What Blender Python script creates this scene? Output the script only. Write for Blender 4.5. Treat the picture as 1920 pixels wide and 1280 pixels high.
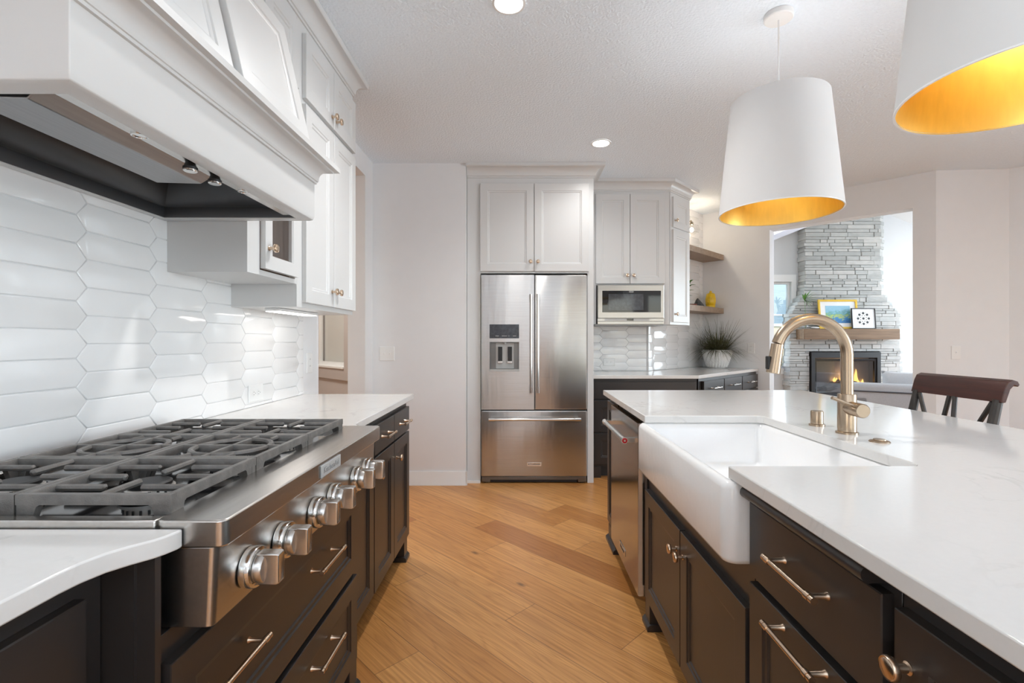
import bpy, bmesh, math, random
from mathutils import Matrix, Vector
R = math.radians
random.seed(7)
for o in list(bpy.data.objects):
    bpy.data.objects.remove(o, do_unlink=True)
S = bpy.context.scene
COL = S.collection

# ------------------------------------------------------------------ camera
cam = bpy.data.cameras.new('camera'); camo = bpy.data.objects.new('camera', cam); COL.objects.link(camo)
camo.location = (0, 0, 1.222); camo.rotation_euler = (R(90), 0, 0)
cam.sensor_width = 36; cam.lens = 900 / 1920 * 36
cam.shift_x = -15 / 1920; cam.shift_y = -2 / 1920
cam.clip_start = .02
S.camera = camo
# ------------------------------------------------------------------ world, light, exposure
S.view_settings.view_transform = 'Standard'; S.view_settings.look = 'None'
S.view_settings.gamma = 1; S.view_settings.use_curve_mapping = False
S.view_settings.exposure = 1.22
S.cycles.use_denoising = True
S.cycles.max_bounces = 10; S.cycles.diffuse_bounces = 6; S.cycles.glossy_bounces = 5
S.cycles.transparent_max_bounces = 12
S.cycles.caustics_reflective = False; S.cycles.caustics_refractive = False
S.cycles.sample_clamp_indirect = 6
w = bpy.data.worlds.new('sky'); S.world = w; w.use_nodes = True
sk = w.node_tree.nodes.new('ShaderNodeTexSky'); sk.sky_type = 'NISHITA'; sk.sun_disc = False
sk.sun_elevation = R(48); sk.sun_rotation = R(200); sk.dust_density = 2.0
bgn = w.node_tree.nodes['Background']; w.node_tree.links.new(sk.outputs[0], bgn.inputs[0]); bgn.inputs[1].default_value = .22

def area(name, loc, rot, sx, sy, watts, col=(1, 1, 1), spread=180):
    l = bpy.data.lights.new(name, 'AREA'); l.shape = 'RECTANGLE'; l.size = sx; l.size_y = sy
    l.energy = watts; l.color = col; l.spread = R(spread)
    o = bpy.data.objects.new(name, l); COL.objects.link(o); o.location = loc
    o.rotation_euler = [R(a) for a in rot]; return o
def bulb(name, loc, watts, r=.04, col=(1, .86, .68)):
    l = bpy.data.lights.new(name, 'POINT'); l.energy = watts; l.shadow_soft_size = r; l.color = col
    o = bpy.data.objects.new(name, l); COL.objects.link(o); o.location = loc; return o
def spot(name, loc, watts, col=(1, .99, .98), ang=158):
    l = bpy.data.lights.new(name, 'SPOT'); l.energy = watts; l.shadow_soft_size = .05; l.color = col
    l.spot_size = R(ang); l.spot_blend = .8
    o = bpy.data.objects.new(name, l); COL.objects.link(o); o.location = loc; return o
DAY = (.80, .915, 1.0)
for x in (2.3, 4.3):                                    # daylight through the two windows behind the camera
    area('daylight_rear', (x, -4.15, 1.5), (110, 0, 0), 1.6, 1.9, 2.5, DAY)
for y, e_ in ((-2.1, 4), (.3, 44)):                                   # daylight through the two windows of the dining side
    area('daylight_dining', (5.92, y, 1.45), (0, 112, 0), 1.9, 2.0, e_, DAY, 125)
area('added_fill_left', (-1.2, -2.3, 1.5), (0, -106, 0), 1.8, 2.0, 62, DAY, 120)  # added fill from an invented, unseen window, brightening sink apron and island fronts
area('daylight_living', (7.1, 5.95, 1.6), (0, 90, 0), 2.0, 1.8, 44, DAY)
area('daylight_living_front', (3.3, 7.24, 1.48), (-90, 0, 0), 1.4, 1.3, 5, DAY)
area('added_fill_hall', (-2.3, 3.9, 2.66), (0, 0, 0), .6, .6, 15, (1, .95, .88))  # unseen ceiling source added to brighten the hall

# ------------------------------------------------------------------ helpers
W = {}
class MB:
    def __init__(s, M=None):
        s.bm = bmesh.new(); s.M = M.copy() if M is not None else Matrix()
    def v(s, c): return s.bm.verts.new(s.M @ Vector(c))
    def f(s, vs):
        try: return s.bm.faces.new(vs)
        except ValueError: return None
    def loft(s, loops, cap0=True, cap1=True, ring=False):
        L = [[s.v(p) for p in lp] for lp in loops]
        n = len(L[0]); m = len(L)
        for i in range(m if ring else m - 1):
            a, b = L[i], L[(i + 1) % m]
            for j in range(n):
                s.f([a[j], a[(j + 1) % n], b[(j + 1) % n], b[j]])
        if not ring:
            if cap0: s.f(L[0][::-1])
            if cap1: s.f(L[-1])
        return s
    def box(s, x0, y0, z0, x1, y1, z1):
        return s.loft([[(x0, y0, z), (x1, y0, z), (x1, y1, z), (x0, y1, z)] for z in (z0, z1)])
    def prism(s, pts, a, b, ax='z'):
        g = {'z': lambda p, t: (p[0], p[1], t), 'y': lambda p, t: (p[0], t, p[1]), 'x': lambda p, t: (t, p[0], p[1])}[ax]
        return s.loft([[g(p, t) for p in pts] for t in (a, b)])
    def lathe(s, prof, o=(0, 0, 0), ax='z', seg=24, cap0=True, cap1=True):
        loops = []
        for r, h in prof:
            lp = []
            for i in range(seg):
                a = 2 * math.pi * i / seg; c, d = r * math.cos(a), r * math.sin(a)
                q = {'z': (c, d, h), 'y': (c, h, d), 'x': (h, c, d)}[ax]
                lp.append((o[0] + q[0], o[1] + q[1], o[2] + q[2]))
            loops.append(lp)
        return s.loft(loops, cap0, cap1)
    def tube(s, pts, r, seg=10, closed=False):
        P = [Vector(p) for p in pts]; n = len(P); loops = []; prev = None
        rr = r if isinstance(r, (list, tuple)) else [r] * n
        for i in range(n):
            if closed: t = (P[(i + 1) % n] - P[i - 1])
            else: t = P[min(i + 1, n - 1)] - P[max(i - 1, 0)]
            t.normalize()
            if prev is None:
                up = Vector((0, 0, 1)) if abs(t.z) < .9 else Vector((1, 0, 0))
                a = t.cross(up).normalized()
            else:
                a = (prev - t * prev.dot(t)).normalized()
            prev = a; b = t.cross(a)
            loops.append([tuple(P[i] + (a * math.cos(2 * math.pi * k / seg) + b * math.sin(2 * math.pi * k / seg)) * rr[i]) for k in range(seg)])
        return s.loft(loops, ring=closed)
    def sphere(s, c, r, seg=16, sx=1, sy=1, sz=1):
        pr = [(r * math.sin(math.pi * i / (seg // 2)), -r * math.cos(math.pi * i / (seg // 2))) for i in range(1, seg // 2)]
        loops = []
        for q, h in pr:
            loops.append([(c[0] + sx * q * math.cos(2 * math.pi * k / seg), c[1] + sy * q * math.sin(2 * math.pi * k / seg), c[2] + sz * h) for k in range(seg)])
        return s.loft(loops)
    def sweep(s, path, prof, side=1, closed=False):
        """prof = [(out, z)] carried along a plan polyline with mitred corners; out is to the right of the path for side=1"""
        n = len(path); loops = []
        for i in range(n):
            def nrm(a, b):
                d = (Vector(b) - Vector(a)).normalized(); return Vector((d.y, -d.x)) * side
            if i == 0: m = nrm(path[0], path[1])
            elif i == n - 1: m = nrm(path[-2], path[-1])
            else:
                a, b = nrm(path[i - 1], path[i]), nrm(path[i], path[i + 1]); m = (a + b); m = m / (1 + a.dot(b))
            loops.append([(path[i][0] + m.x * q, path[i][1] + m.y * q, z) for q, z in prof])
        return s.loft(loops)
    def build(s, name, mat, parent=None, bev=0, seg=2, ang=35, label=None, kind=None, cat=None, group=None, recalc=True):
        if recalc: bmesh.ops.recalc_face_normals(s.bm, faces=s.bm.faces)
        me = bpy.data.meshes.new(name); s.bm.to_mesh(me); s.bm.free()
        me.materials.append(mat)
        me.polygons.foreach_set('use_smooth', [True] * len(me.polygons)); me.set_sharp_from_angle(angle=R(ang))
        o = bpy.data.objects.new(name, me); COL.objects.link(o)
        if parent is not None:
            fr = W[parent.name]; me.transform(fr.inverted()); o.parent = parent; W[o.name] = fr
        else:
            xs = [v.co for v in me.vertices]
            c = Vector(((min(p.x for p in xs) + max(p.x for p in xs)) / 2, (min(p.y for p in xs) + max(p.y for p in xs)) / 2, min(p.z for p in xs)))
            me.transform(Matrix.Translation(-c)); o.location = c; W[o.name] = Matrix.Translation(c)
        if bev:
            b = o.modifiers.new('edge', 'BEVEL'); b.width = bev; b.segments = seg; b.limit_method = 'ANGLE'; b.angle_limit = R(40)
            b.use_clamp_overlap = True
            b.harden_normals = False
        return tag(o, label, cat, group, kind)
def tag(o, label=None, cat=None, group=None, kind=None):
    for k, val in (('label', label), ('category', cat), ('group', group), ('kind', kind)):
        if val: o[k] = val
    return o
def thing(name, label, cat, loc, rz=0, group=None):
    o = bpy.data.objects.new(name, None); COL.objects.link(o); o.empty_display_size = .1
    o.location = loc; o.rotation_euler = (0, 0, rz)
    W[o.name] = Matrix.Translation(loc) @ Matrix.Rotation(rz, 4, 'Z')
    return tag(o, label, cat, group)
def struct(o, kind='structure'):
    o['kind'] = kind; return o
def copy_tree(src, parent=None):
    c = src.copy(); COL.objects.link(c)
    if parent is not None: c.parent = parent
    for ch in list(src.children): copy_tree(ch, c)
    return c
def basis(o, u, n):
    """local x = u (width), local y = n (out of the face), local z = up"""
    u = Vector(u).normalized(); n = Vector(n).normalized()
    return Matrix(((u.x, n.x, 0, o[0]), (u.y, n.y, 0, o[1]), (u.z, n.z, 1, o[2]), (0, 0, 0, 1)))
def T(x, y, z): return Matrix.Translation((x, y, z))
def rrect(x0, y0, x1, y1, r, z, n=5):
    out = []
    for cx, cy, a0 in ((x1 - r, y0 + r, -90), (x1 - r, y1 - r, 0), (x0 + r, y1 - r, 90), (x0 + r, y0 + r, 180)):
        for i in range(n + 1):
            a = R(a0 + 90 * i / n); out.append((cx + r * math.cos(a), cy + r * math.sin(a), z))
    return out

# ------------------------------------------------------------------ materials
def nodes(m):
    nt = m.node_tree; return nt, nt.nodes['Principled BSDF']
def N(nt, t, **kw):
    n = nt.nodes.new(t)
    for k, val in kw.items():
        if k.startswith('i_'): n.inputs[k[2:].replace('_', ' ')].default_value = val
        else: setattr(n, k, val)
    return n
def math_n(nt, op, a, b=None, c=None):
    n = nt.nodes.new('ShaderNodeMath'); n.operation = op
    for i, x in enumerate((a, b, c)):
        if x is None: continue
        if hasattr(x, 'is_output'): nt.links.new(x, n.inputs[i])
        else: n.inputs[i].default_value = x
    return n.outputs[0]
def ramp(nt, fac, stops):
    n = nt.nodes.new('ShaderNodeValToRGB'); nt.links.new(fac, n.inputs[0])
    e = n.color_ramp.elements
    while len(e) < len(stops): e.new(.5)
    for el, (p, c) in zip(e, stops): el.position = p; el.color = (*c, 1)
    return n.outputs[0]
def pm(name, col, rough=.5, metal=0, var=.03, scale=8, stretch=(1, 1, 1), bump=0, bscale=150, bstretch=(1, 1, 1), coat=0, aniso=0, spec=.5, emit=None, sheen=0, rvar=0):
    m = bpy.data.materials.new(name); m.use_nodes = True; nt, b = nodes(m); L = nt.links
    tc = N(nt, 'ShaderNodeTexCoord'); mp = N(nt, 'ShaderNodeMapping'); mp.inputs['Scale'].default_value = stretch
    L.new(tc.outputs['Object'], mp.inputs[0])
    nz = N(nt, 'ShaderNodeTexNoise'); nz.inputs['Scale'].default_value = scale; nz.inputs['Detail'].default_value = 4; L.new(mp.outputs[0], nz.inputs['Vector'])
    lo = tuple(max(0, c * (1 - var)) for c in col); hi = tuple(c * (1 + var) for c in col)
    L.new(ramp(nt, nz.outputs['Fac'], ((.3, lo), (.7, hi))), b.inputs['Base Color'])
    b.inputs['Roughness'].default_value = rough; b.inputs['Metallic'].default_value = metal
    b.inputs['Specular IOR Level'].default_value = spec
    if rvar:
        L.new(math_n(nt, 'MULTIPLY_ADD', nz.outputs['Fac'], rvar * 2, rough - rvar), b.inputs['Roughness'])
    if coat: b.inputs['Coat Weight'].default_value = coat; b.inputs['Coat Roughness'].default_value = .08
    if sheen: b.inputs['Sheen Weight'].default_value = sheen
    if aniso:
        b.inputs['Anisotropic'].default_value = abs(aniso)
        tn = N(nt, 'ShaderNodeTangent'); tn.direction_type = 'RADIAL'; tn.axis = 'Z'; L.new(tn.outputs[0], b.inputs['Tangent'])
        b.inputs['Anisotropic Rotation'].default_value = .25 if aniso > 0 else 0
    if emit: b.inputs['Emission Color'].default_value = (*emit[0], 1); b.inputs['Emission Strength'].default_value = emit[1]
    if bump:
        mp2 = N(nt, 'ShaderNodeMapping'); mp2.inputs['Scale'].default_value = bstretch; L.new(tc.outputs['Object'], mp2.inputs[0])
        n2 = N(nt, 'ShaderNodeTexNoise'); n2.inputs['Scale'].default_value = bscale; n2.inputs['Detail'].default_value = 3; L.new(mp2.outputs[0], n2.inputs['Vector'])
        bp = N(nt, 'ShaderNodeBump'); bp.inputs['Strength'].default_value = 1; bp.inputs['Distance'].default_value = bump
        L.new(n2.outputs['Fac'], bp.inputs['Height']); L.new(bp.outputs[0], b.inputs['Normal'])
    return m
def floor_mat():
    m = bpy.data.materials.new('oak_planks'); m.use_nodes = True; nt, b = nodes(m); L = nt.links
    g = N(nt, 'ShaderNodeNewGeometry'); sp = N(nt, 'ShaderNodeSeparateXYZ'); L.new(g.outputs['Position'], sp.inputs[0])
    x, y = sp.outputs[0], sp.outputs[1]
    u = math_n(nt, 'MULTIPLY', math_n(nt, 'SUBTRACT', x, y), .7071)
    v = math_n(nt, 'MULTIPLY', math_n(nt, 'ADD', x, y), .7071)
    vs = math_n(nt, 'DIVIDE', math_n(nt, 'ADD', v, .085), .19); row = math_n(nt, 'FLOOR', vs); fv = math_n(nt, 'FRACT', vs)
    wn = N(nt, 'ShaderNodeTexWhiteNoise', noise_dimensions='1D'); L.new(row, wn.inputs['W'])
    us = math_n(nt, 'ADD', math_n(nt, 'DIVIDE', u, 1.75), math_n(nt, 'MULTIPLY', wn.outputs['Value'], 9))
    cl = math_n(nt, 'FLOOR', us); fu = math_n(nt, 'FRACT', us)
    cb = N(nt, 'ShaderNodeCombineXYZ'); L.new(row, cb.inputs[0]); L.new(cl, cb.inputs[1])
    w2 = N(nt, 'ShaderNodeTexWhiteNoise', noise_dimensions='2D'); L.new(cb.outputs[0], w2.inputs['Vector'])
    idv = w2.outputs['Value']
    # grain coordinates
    gc = N(nt, 'ShaderNodeCombineXYZ'); L.new(math_n(nt, 'MULTIPLY', u, .55), gc.inputs[0]); L.new(math_n(nt, 'MULTIPLY', v, 6), gc.inputs[1]); L.new(math_n(nt, 'MULTIPLY', idv, 60), gc.inputs[2])
    n1 = N(nt, 'ShaderNodeTexNoise'); n1.inputs['Scale'].default_value = 1.3; n1.inputs['Detail'].default_value = 3; n1.inputs['Distortion'].default_value = .4; L.new(gc.outputs[0], n1.inputs['Vector'])
    rings = math_n(nt, 'FRACT', math_n(nt, 'MULTIPLY', n1.outputs['Fac'], 15))
    rg = math_n(nt, 'POWER', math_n(nt, 'ABSOLUTE', math_n(nt, 'SUBTRACT', math_n(nt, 'MULTIPLY', rings, 2), 1)), 2.2)
    gf = N(nt, 'ShaderNodeCombineXYZ'); L.new(math_n(nt, 'MULTIPLY', u, 2.2), gf.inputs[0]); L.new(math_n(nt, 'MULTIPLY', v, 130), gf.inputs[1]); L.new(idv, gf.inputs[2])
    n2 = N(nt, 'ShaderNodeTexNoise'); n2.inputs['Scale'].default_value = 1; n2.inputs['Detail'].default_value = 5; L.new(gf.outputs[0], n2.inputs['Vector'])
    gn = math_n(nt, 'ADD', math_n(nt, 'MULTIPLY', rg, .16), math_n(nt, 'MULTIPLY', n2.outputs['Fac'], .84))
    base = ramp(nt, idv, ((0, (.46, .19, .052)), (.3, (.61, .29, .09)), (.55, (.73, .375, .13)), (.8, (.65, .315, .10)), (1, (.51, .22, .062))))
    mx = N(nt, 'ShaderNodeMix', data_type='RGBA', blend_type='MULTIPLY'); mx.inputs[0].default_value = .85
    L.new(base, mx.inputs[6]); L.new(ramp(nt, gn, ((.25, (1.12, 1.12, 1.12)), (.68, (.66, .56, .46)))), mx.inputs[7])
    # knots
    kc = N(nt, 'ShaderNodeCombineXYZ'); L.new(math_n(nt, 'MULTIPLY', u, 1.0), kc.inputs[0]); L.new(math_n(nt, 'MULTIPLY', v, 2.2), kc.inputs[1])
    vo = N(nt, 'ShaderNodeTexVoronoi'); vo.inputs['Scale'].default_value = 2.0; L.new(kc.outputs[0], vo.inputs['Vector'])
    kn = ramp(nt, vo.outputs['Distance'], ((.02, (1, 1, 1)), (.075, (0, 0, 0))))
    ko = N(nt, 'ShaderNodeSeparateColor'); L.new(vo.outputs['Color'], ko.inputs[0])
    kf = math_n(nt, 'MULTIPLY', math_n(nt, 'MULTIPLY', kn, math_n(nt, 'GREATER_THAN', ko.outputs[0], .5)), .75)
    m2 = N(nt, 'ShaderNodeMix', data_type='RGBA'); L.new(kf, m2.inputs[0]); L.new(mx.outputs[2], m2.inputs[6]); m2.inputs[7].default_value = (.10, .045, .02, 1)
    ev = math_n(nt, 'MINIMUM', fv, math_n(nt, 'SUBTRACT', 1, fv)); eu = math_n(nt, 'MINIMUM', fu, math_n(nt, 'SUBTRACT', 1, fu))
    seam = math_n(nt, 'MAXIMUM', math_n(nt, 'LESS_THAN', ev, .008), math_n(nt, 'LESS_THAN', eu, .0009))
    m3 = N(nt, 'ShaderNodeMix', data_type='RGBA'); L.new(math_n(nt, 'MULTIPLY', seam, .6), m3.inputs[0]); L.new(m2.outputs[2], m3.inputs[6]); m3.inputs[7].default_value = (.10, .045, .018, 1)
    L.new(m3.outputs[2], b.inputs['Base Color']); b.inputs['Roughness'].default_value = .36
    bp = N(nt, 'ShaderNodeBump'); bp.inputs['Strength'].default_value = .5; bp.inputs['Distance'].default_value = .0012
    L.new(math_n(nt, 'SUBTRACT', math_n(nt, 'MULTIPLY', gn, -.3), seam), bp.inputs['Height']); L.new(bp.outputs[0], b.inputs['Normal'])
    return m
def quartz_mat():
    m = bpy.data.materials.new('white_quartz'); m.use_nodes = True; nt, b = nodes(m); L = nt.links
    tc = N(nt, 'ShaderNodeTexCoord')
    n1 = N(nt, 'ShaderNodeTexNoise'); n1.inputs['Scale'].default_value = 4.5; n1.inputs['Detail'].default_value = 7; n1.inputs['Distortion'].default_value = .8; L.new(tc.outputs['Object'], n1.inputs['Vector'])
    d = math_n(nt, 'ABSOLUTE', math_n(nt, 'SUBTRACT', n1.outputs['Fac'], .5))
    n2 = N(nt, 'ShaderNodeTexNoise'); n2.inputs['Scale'].default_value = 3; L.new(tc.outputs['Object'], n2.inputs['Vector'])
    vein = math_n(nt, 'MULTIPLY', math_n(nt, 'SUBTRACT', 1, math_n(nt, 'MINIMUM', 1, math_n(nt, 'MULTIPLY', d, 60))), math_n(nt, 'MAXIMUM', 0, math_n(nt, 'SUBTRACT', n2.outputs['Fac'], .45)))
    n3 = N(nt, 'ShaderNodeTexNoise'); n3.inputs['Scale'].default_value = 90; n3.inputs['Detail'].default_value = 3; L.new(tc.outputs['Object'], n3.inputs['Vector'])
    f = math_n(nt, 'ADD', math_n(nt, 'MULTIPLY', vein, 2.2), math_n(nt, 'MULTIPLY', n3.outputs['Fac'], .14))
    L.new(ramp(nt, f, ((0, (.735, .72, .70)), (1, (.48, .47, .45)))), b.inputs['Base Color'])
    b.inputs['Roughness'].default_value = .1
    return m
def stone_mat():
    m = bpy.data.materials.new('ledge_stone'); m.use_nodes = True; nt, b = nodes(m); L = nt.links
    g = N(nt, 'ShaderNodeNewGeometry'); tc = N(nt, 'ShaderNodeTexCoord')
    mp = N(nt, 'ShaderNodeMapping'); mp.inputs['Scale'].default_value = (1, 1, 2.5); L.new(tc.outputs['Object'], mp.inputs[0])
    n1 = N(nt, 'ShaderNodeTexNoise'); n1.inputs['Scale'].default_value = 9; n1.inputs['Detail'].default_value = 8; L.new(mp.outputs[0], n1.inputs['Vector'])
    f = math_n(nt, 'ADD', math_n(nt, 'MULTIPLY', g.outputs['Random Per Island'], .45), math_n(nt, 'MULTIPLY', n1.outputs['Fac'], .55))
    L.new(ramp(nt, f, ((.2, (.34, .345, .335)), (.5, (.46, .465, .45)), (.8, (.56, .545, .52)))), b.inputs['Base Color'])
    b.inputs['Roughness'].default_value = .9
    bp = N(nt, 'ShaderNodeBump'); bp.inputs['Distance'].default_value = .012; L.new(n1.outputs['Fac'], bp.inputs['Height']); L.new(bp.outputs[0], b.inputs['Normal'])
    return m
def wood(name, c0, c1, rough=.5, axis=0, sc=1.0):
    m = bpy.data.materials.new(name); m.use_nodes = True; nt, b = nodes(m); L = nt.links
    tc = N(nt, 'ShaderNodeTexCoord'); mp = N(nt, 'ShaderNodeMapping')
    st = [22, 22, 22]; st[axis] = 1.6; mp.inputs['Scale'].default_value = [q * sc for q in st]; L.new(tc.outputs['Object'], mp.inputs[0])
    n1 = N(nt, 'ShaderNodeTexNoise'); n1.inputs['Scale'].default_value = 1.6; n1.inputs['Detail'].default_value = 6; n1.inputs['Distortion'].default_value = .5; L.new(mp.outputs[0], n1.inputs['Vector'])
    L.new(ramp(nt, n1.outputs['Fac'], ((.3, c0), (.7, c1))), b.inputs['Base Color']); b.inputs['Roughness'].default_value = rough
    return m
def glass_mat(name, tint=(1, 1, 1), refl=.08):
    m = bpy.data.materials.new(name); m.use_nodes = True; nt = m.node_tree; L = nt.links
    out = nt.nodes['Material Output']; nt.nodes.remove(nt.nodes['Principled BSDF'])
    t = N(nt, 'ShaderNodeBsdfTransparent'); t.inputs[0].default_value = (*tint, 1)
    g = N(nt, 'ShaderNodeBsdfGlossy'); g.inputs['Roughness'].default_value = .01
    mx = N(nt, 'ShaderNodeMixShader'); mx.inputs[0].default_value = refl; L.new(t.outputs[0], mx.inputs[1]); L.new(g.outputs[0], mx.inputs[2]); L.new(mx.outputs[0], out.inputs[0])
    return m
def emis(name, col, strength):
    m = bpy.data.materials.new(name); m.use_nodes = True; nt = m.node_tree
    out = nt.nodes['Material Output']; nt.nodes.remove(nt.nodes['Principled BSDF'])
    e = N(nt, 'ShaderNodeEmission'); e.inputs[0].default_value = (*col, 1); e.inputs[1].default_value = strength
    nt.links.new(e.outputs[0], out.inputs[0]); return m
def painting_mat():
    m = bpy.data.materials.new('abstract_painting'); m.use_nodes = True; nt, b = nodes(m); L = nt.links
    tc = N(nt, 'ShaderNodeTexCoord'); sp = N(nt, 'ShaderNodeSeparateXYZ'); L.new(tc.outputs['Generated'], sp.inputs[0])
    n1 = N(nt, 'ShaderNodeTexNoise'); n1.inputs['Scale'].default_value = 5; n1.inputs['Detail'].default_value = 3; n1.inputs['Distortion'].default_value = 1.2; L.new(tc.outputs['Generated'], n1.inputs['Vector'])
    f = math_n(nt, 'ADD', math_n(nt, 'MULTIPLY', sp.outputs[2], .55), math_n(nt, 'MULTIPLY', n1.outputs['Fac'], .5))
    L.new(ramp(nt, f, ((.2, (.03, .12, .32)), (.38, (.06, .25, .5)), (.46, (.5, .6, .12)), (.52, (.12, .35, .3)), (.62, (.25, .5, .62)), (.8, (.32, .55, .7)))), b.inputs['Base Color'])
    return m

M = {}
M['wall'] = pm('wall_paint', (.785, .79, .80), .7, var=.01, bump=.0004, bscale=260)
M['ceil'] = pm('textured_ceiling', (.84, .915, .985), .85, var=.015, scale=60, bump=.006, bscale=80)
M['white'] = pm('white_lacquer', (.655, .655, .65), .32, var=.008, scale=3)
M['lwall'] = pm('living_paint', (.66, .67, .68), .7, var=.01)
M['trim'] = pm('white_trim', (.82, .82, .81), .4, var=.008)
M['tile'] = pm('glazed_white_tile', (.83, .825, .82), .09, var=.015, scale=5, bump=.0012, bscale=7)
M['grout'] = pm('grout', (.72, .72, .72), .8)
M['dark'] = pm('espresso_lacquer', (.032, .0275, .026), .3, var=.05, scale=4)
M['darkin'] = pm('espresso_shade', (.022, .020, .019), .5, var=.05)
M['floor'] = floor_mat()
M['quartz'] = quartz_mat()
M['steel'] = pm('brushed_steel', (.52, .51, .50), .27, 1, var=.05, scale=3, stretch=(1, 1, 60), aniso=.8, bump=.0035, bscale=3, bstretch=(2.2, 1, .3))
M['steelh'] = pm('brushed_steel_panel', (.60, .58, .555), .27, 1, var=.06, scale=4, stretch=(40, 1, 40), bump=.0001, bscale=40, bstretch=(1, .02, 1))
M['mwsteel'] = pm('satin_steel', (.46, .45, .43), .3, 1, var=.05, scale=4, stretch=(1, 1, 40))
M['filt'] = pm('filter_steel', (.34, .335, .335), .4, 1, var=.06, scale=4, stretch=(40, 1, 40))
M['steeld'] = pm('dark_steel', (.20, .195, .19), .35, 1, var=.06)
M['dwsteel'] = pm('satin_steel_door', (.42, .40, .385), .16, 1, var=.03, scale=3, stretch=(1, 1, 30))
M['chrome'] = pm('polished_steel', (.72, .71, .69), .12, 1, var=.01)
M['nickel'] = pm('warm_nickel', (.68, .53, .40), .25, 1, var=.02)
M['brass'] = pm('champagne_bronze', (.42, .325, .235), .27, 1, var=.03, scale=30)
M['iron'] = pm('cast_iron', (.165, .155, .145), .45, .3, var=.25, scale=30, bump=.0006, bscale=400)
M['black'] = pm('black_enamel', (.008, .008, .009), .08, var=.1, coat=.3)
M['blackm'] = pm('black_matte', (.015, .015, .016), .5, var=.1)
M['bglass'] = pm('black_glass', (.012, .013, .015), .04, var=.05)
M['burner'] = pm('burner_alloy', (.55, .53, .5), .45, .6, var=.1, scale=40)
M['hoodin'] = pm('hood_liner', (.065, .066, .07), .35, .4, var=.06)
M['porc'] = pm('fireclay', (.89, .885, .88), .12, var=.006, bump=.0006, bscale=30)
M['fabric'] = pm('white_shade_fabric', (.68, .675, .67), .85, var=.01, bump=.0002, bscale=500)
M['gold'] = pm('gold_foil', (.86, .64, .20), .38, 1, var=.04, scale=60, stretch=(1, 1, .2), bump=.0002, bscale=90)
M['plastic'] = pm('white_plastic', (.82, .82, .81), .35, var=.005)
M['ink'] = pm('dark_print', (.03, .03, .03), .5)
M['greyprint'] = pm('grey_print', (.28, .28, .28), .5)
M['lcd'] = pm('display_glass', (.05, .055, .065), .08, var=.3, scale=40)
M['panelgrey'] = pm('grey_touch_panel', (.45, .45, .44), .4)
M['red'] = pm('red_enamel', (.5, .02, .03), .25)
M['shelf'] = wood('oak_shelf', (.26, .18, .12), (.36, .26, .18), .45, 0)
M['mantel'] = wood('mantel_wood', (.16, .095, .05), (.26, .16, .09), .6, 0)
M['cabwood'] = wood('cabinet_inside', (.36, .29, .25), (.46, .38, .33), .5, 2)
M['stool'] = wood('mahogany', (.034, .0085, .006), (.07, .018, .012), .28, 1, 2)
M['stoolleg'] = wood('worn_dark_wood', (.012, .0105, .010), (.048, .040, .035), .4, 2, 2)
M['stone'] = stone_mat()
M['mortar'] = pm('mortar', (.50, .50, .49), .9)
M['sofa'] = pm('linen', (.56, .56, .57), .95, var=.12, scale=220, bump=.0008, bscale=400, sheen=.2)
M['piping'] = pm('sofa_piping', (.10, .10, .11), .8)
M['yellow'] = pm('yellow_glaze', (.80, .52, .015), .18, var=.12, scale=14)
M['stoneitem'] = pm('dark_pottery', (.07, .07, .07), .6, var=.5, scale=30)
M['redclay'] = pm('red_clay', (.25, .08, .06), .6)
M['leaf'] = pm('leaf', (.10, .26, .05), .45, var=.25, scale=20)
M['grass'] = pm('grass_blades', (.085, .085, .035), .5, var=.6, scale=30)
M['soil'] = pm('soil', (.05, .04, .03), .9)
M['pot'] = pm('white_pot', (.78, .78, .77), .4)
M['glass'] = glass_mat('clear_glass'); M['tglass'] = glass_mat('tinted_glass', (.55, .55, .56), .1)
M['globe'] = glass_mat('globe_glass', (.98, .98, .97), .05)
M['fire'] = emis('flame', (1, .50, .12), 3.5); M['ember'] = emis('ember', (1, .25, .04), 3)
M['lamp'] = emis('lamp_diffuser', (1, .97, .92), 9); M['ledbar'] = emis('led_bar', (1, .94, .88), 3.2); M['filament'] = emis('lit_bulb', (1, .9, .75), 60)
M['log'] = pm('burnt_log', (.10, .085, .07), .9, var=.5, scale=25, bump=.01, bscale=30)
M['gframe'] = pm('gilt_frame', (.75, .48, .04), .35, var=.1)
M['mat'] = pm('picture_mount', (.82, .82, .81), .8)
M['painting'] = painting_mat()
M['siding'] = pm('cream_siding', (.70, .62, .50), .8, var=.05, scale=40, stretch=(.02, .02, 6))
M['nglass'] = pm('neighbour_window', (.25, .36, .45), .1, var=.2, scale=20, stretch=(.1, .1, 6))
M['lawn'] = pm('lawn', (.10, .25, .04), .9, var=.4, scale=3)
M['bush'] = pm('bush_leaves', (.22, .36, .04), .7, var=.4, scale=12)
M['hallwall'] = pm('hall_paint', (.52, .48, .455), .7, var=.01)
M['halltrim'] = pm('hall_trim', (.50, .455, .43), .5, var=.01)
M['blind'] = pm('cream_blind', (.74, .74, .70), .8, var=.01)

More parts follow.
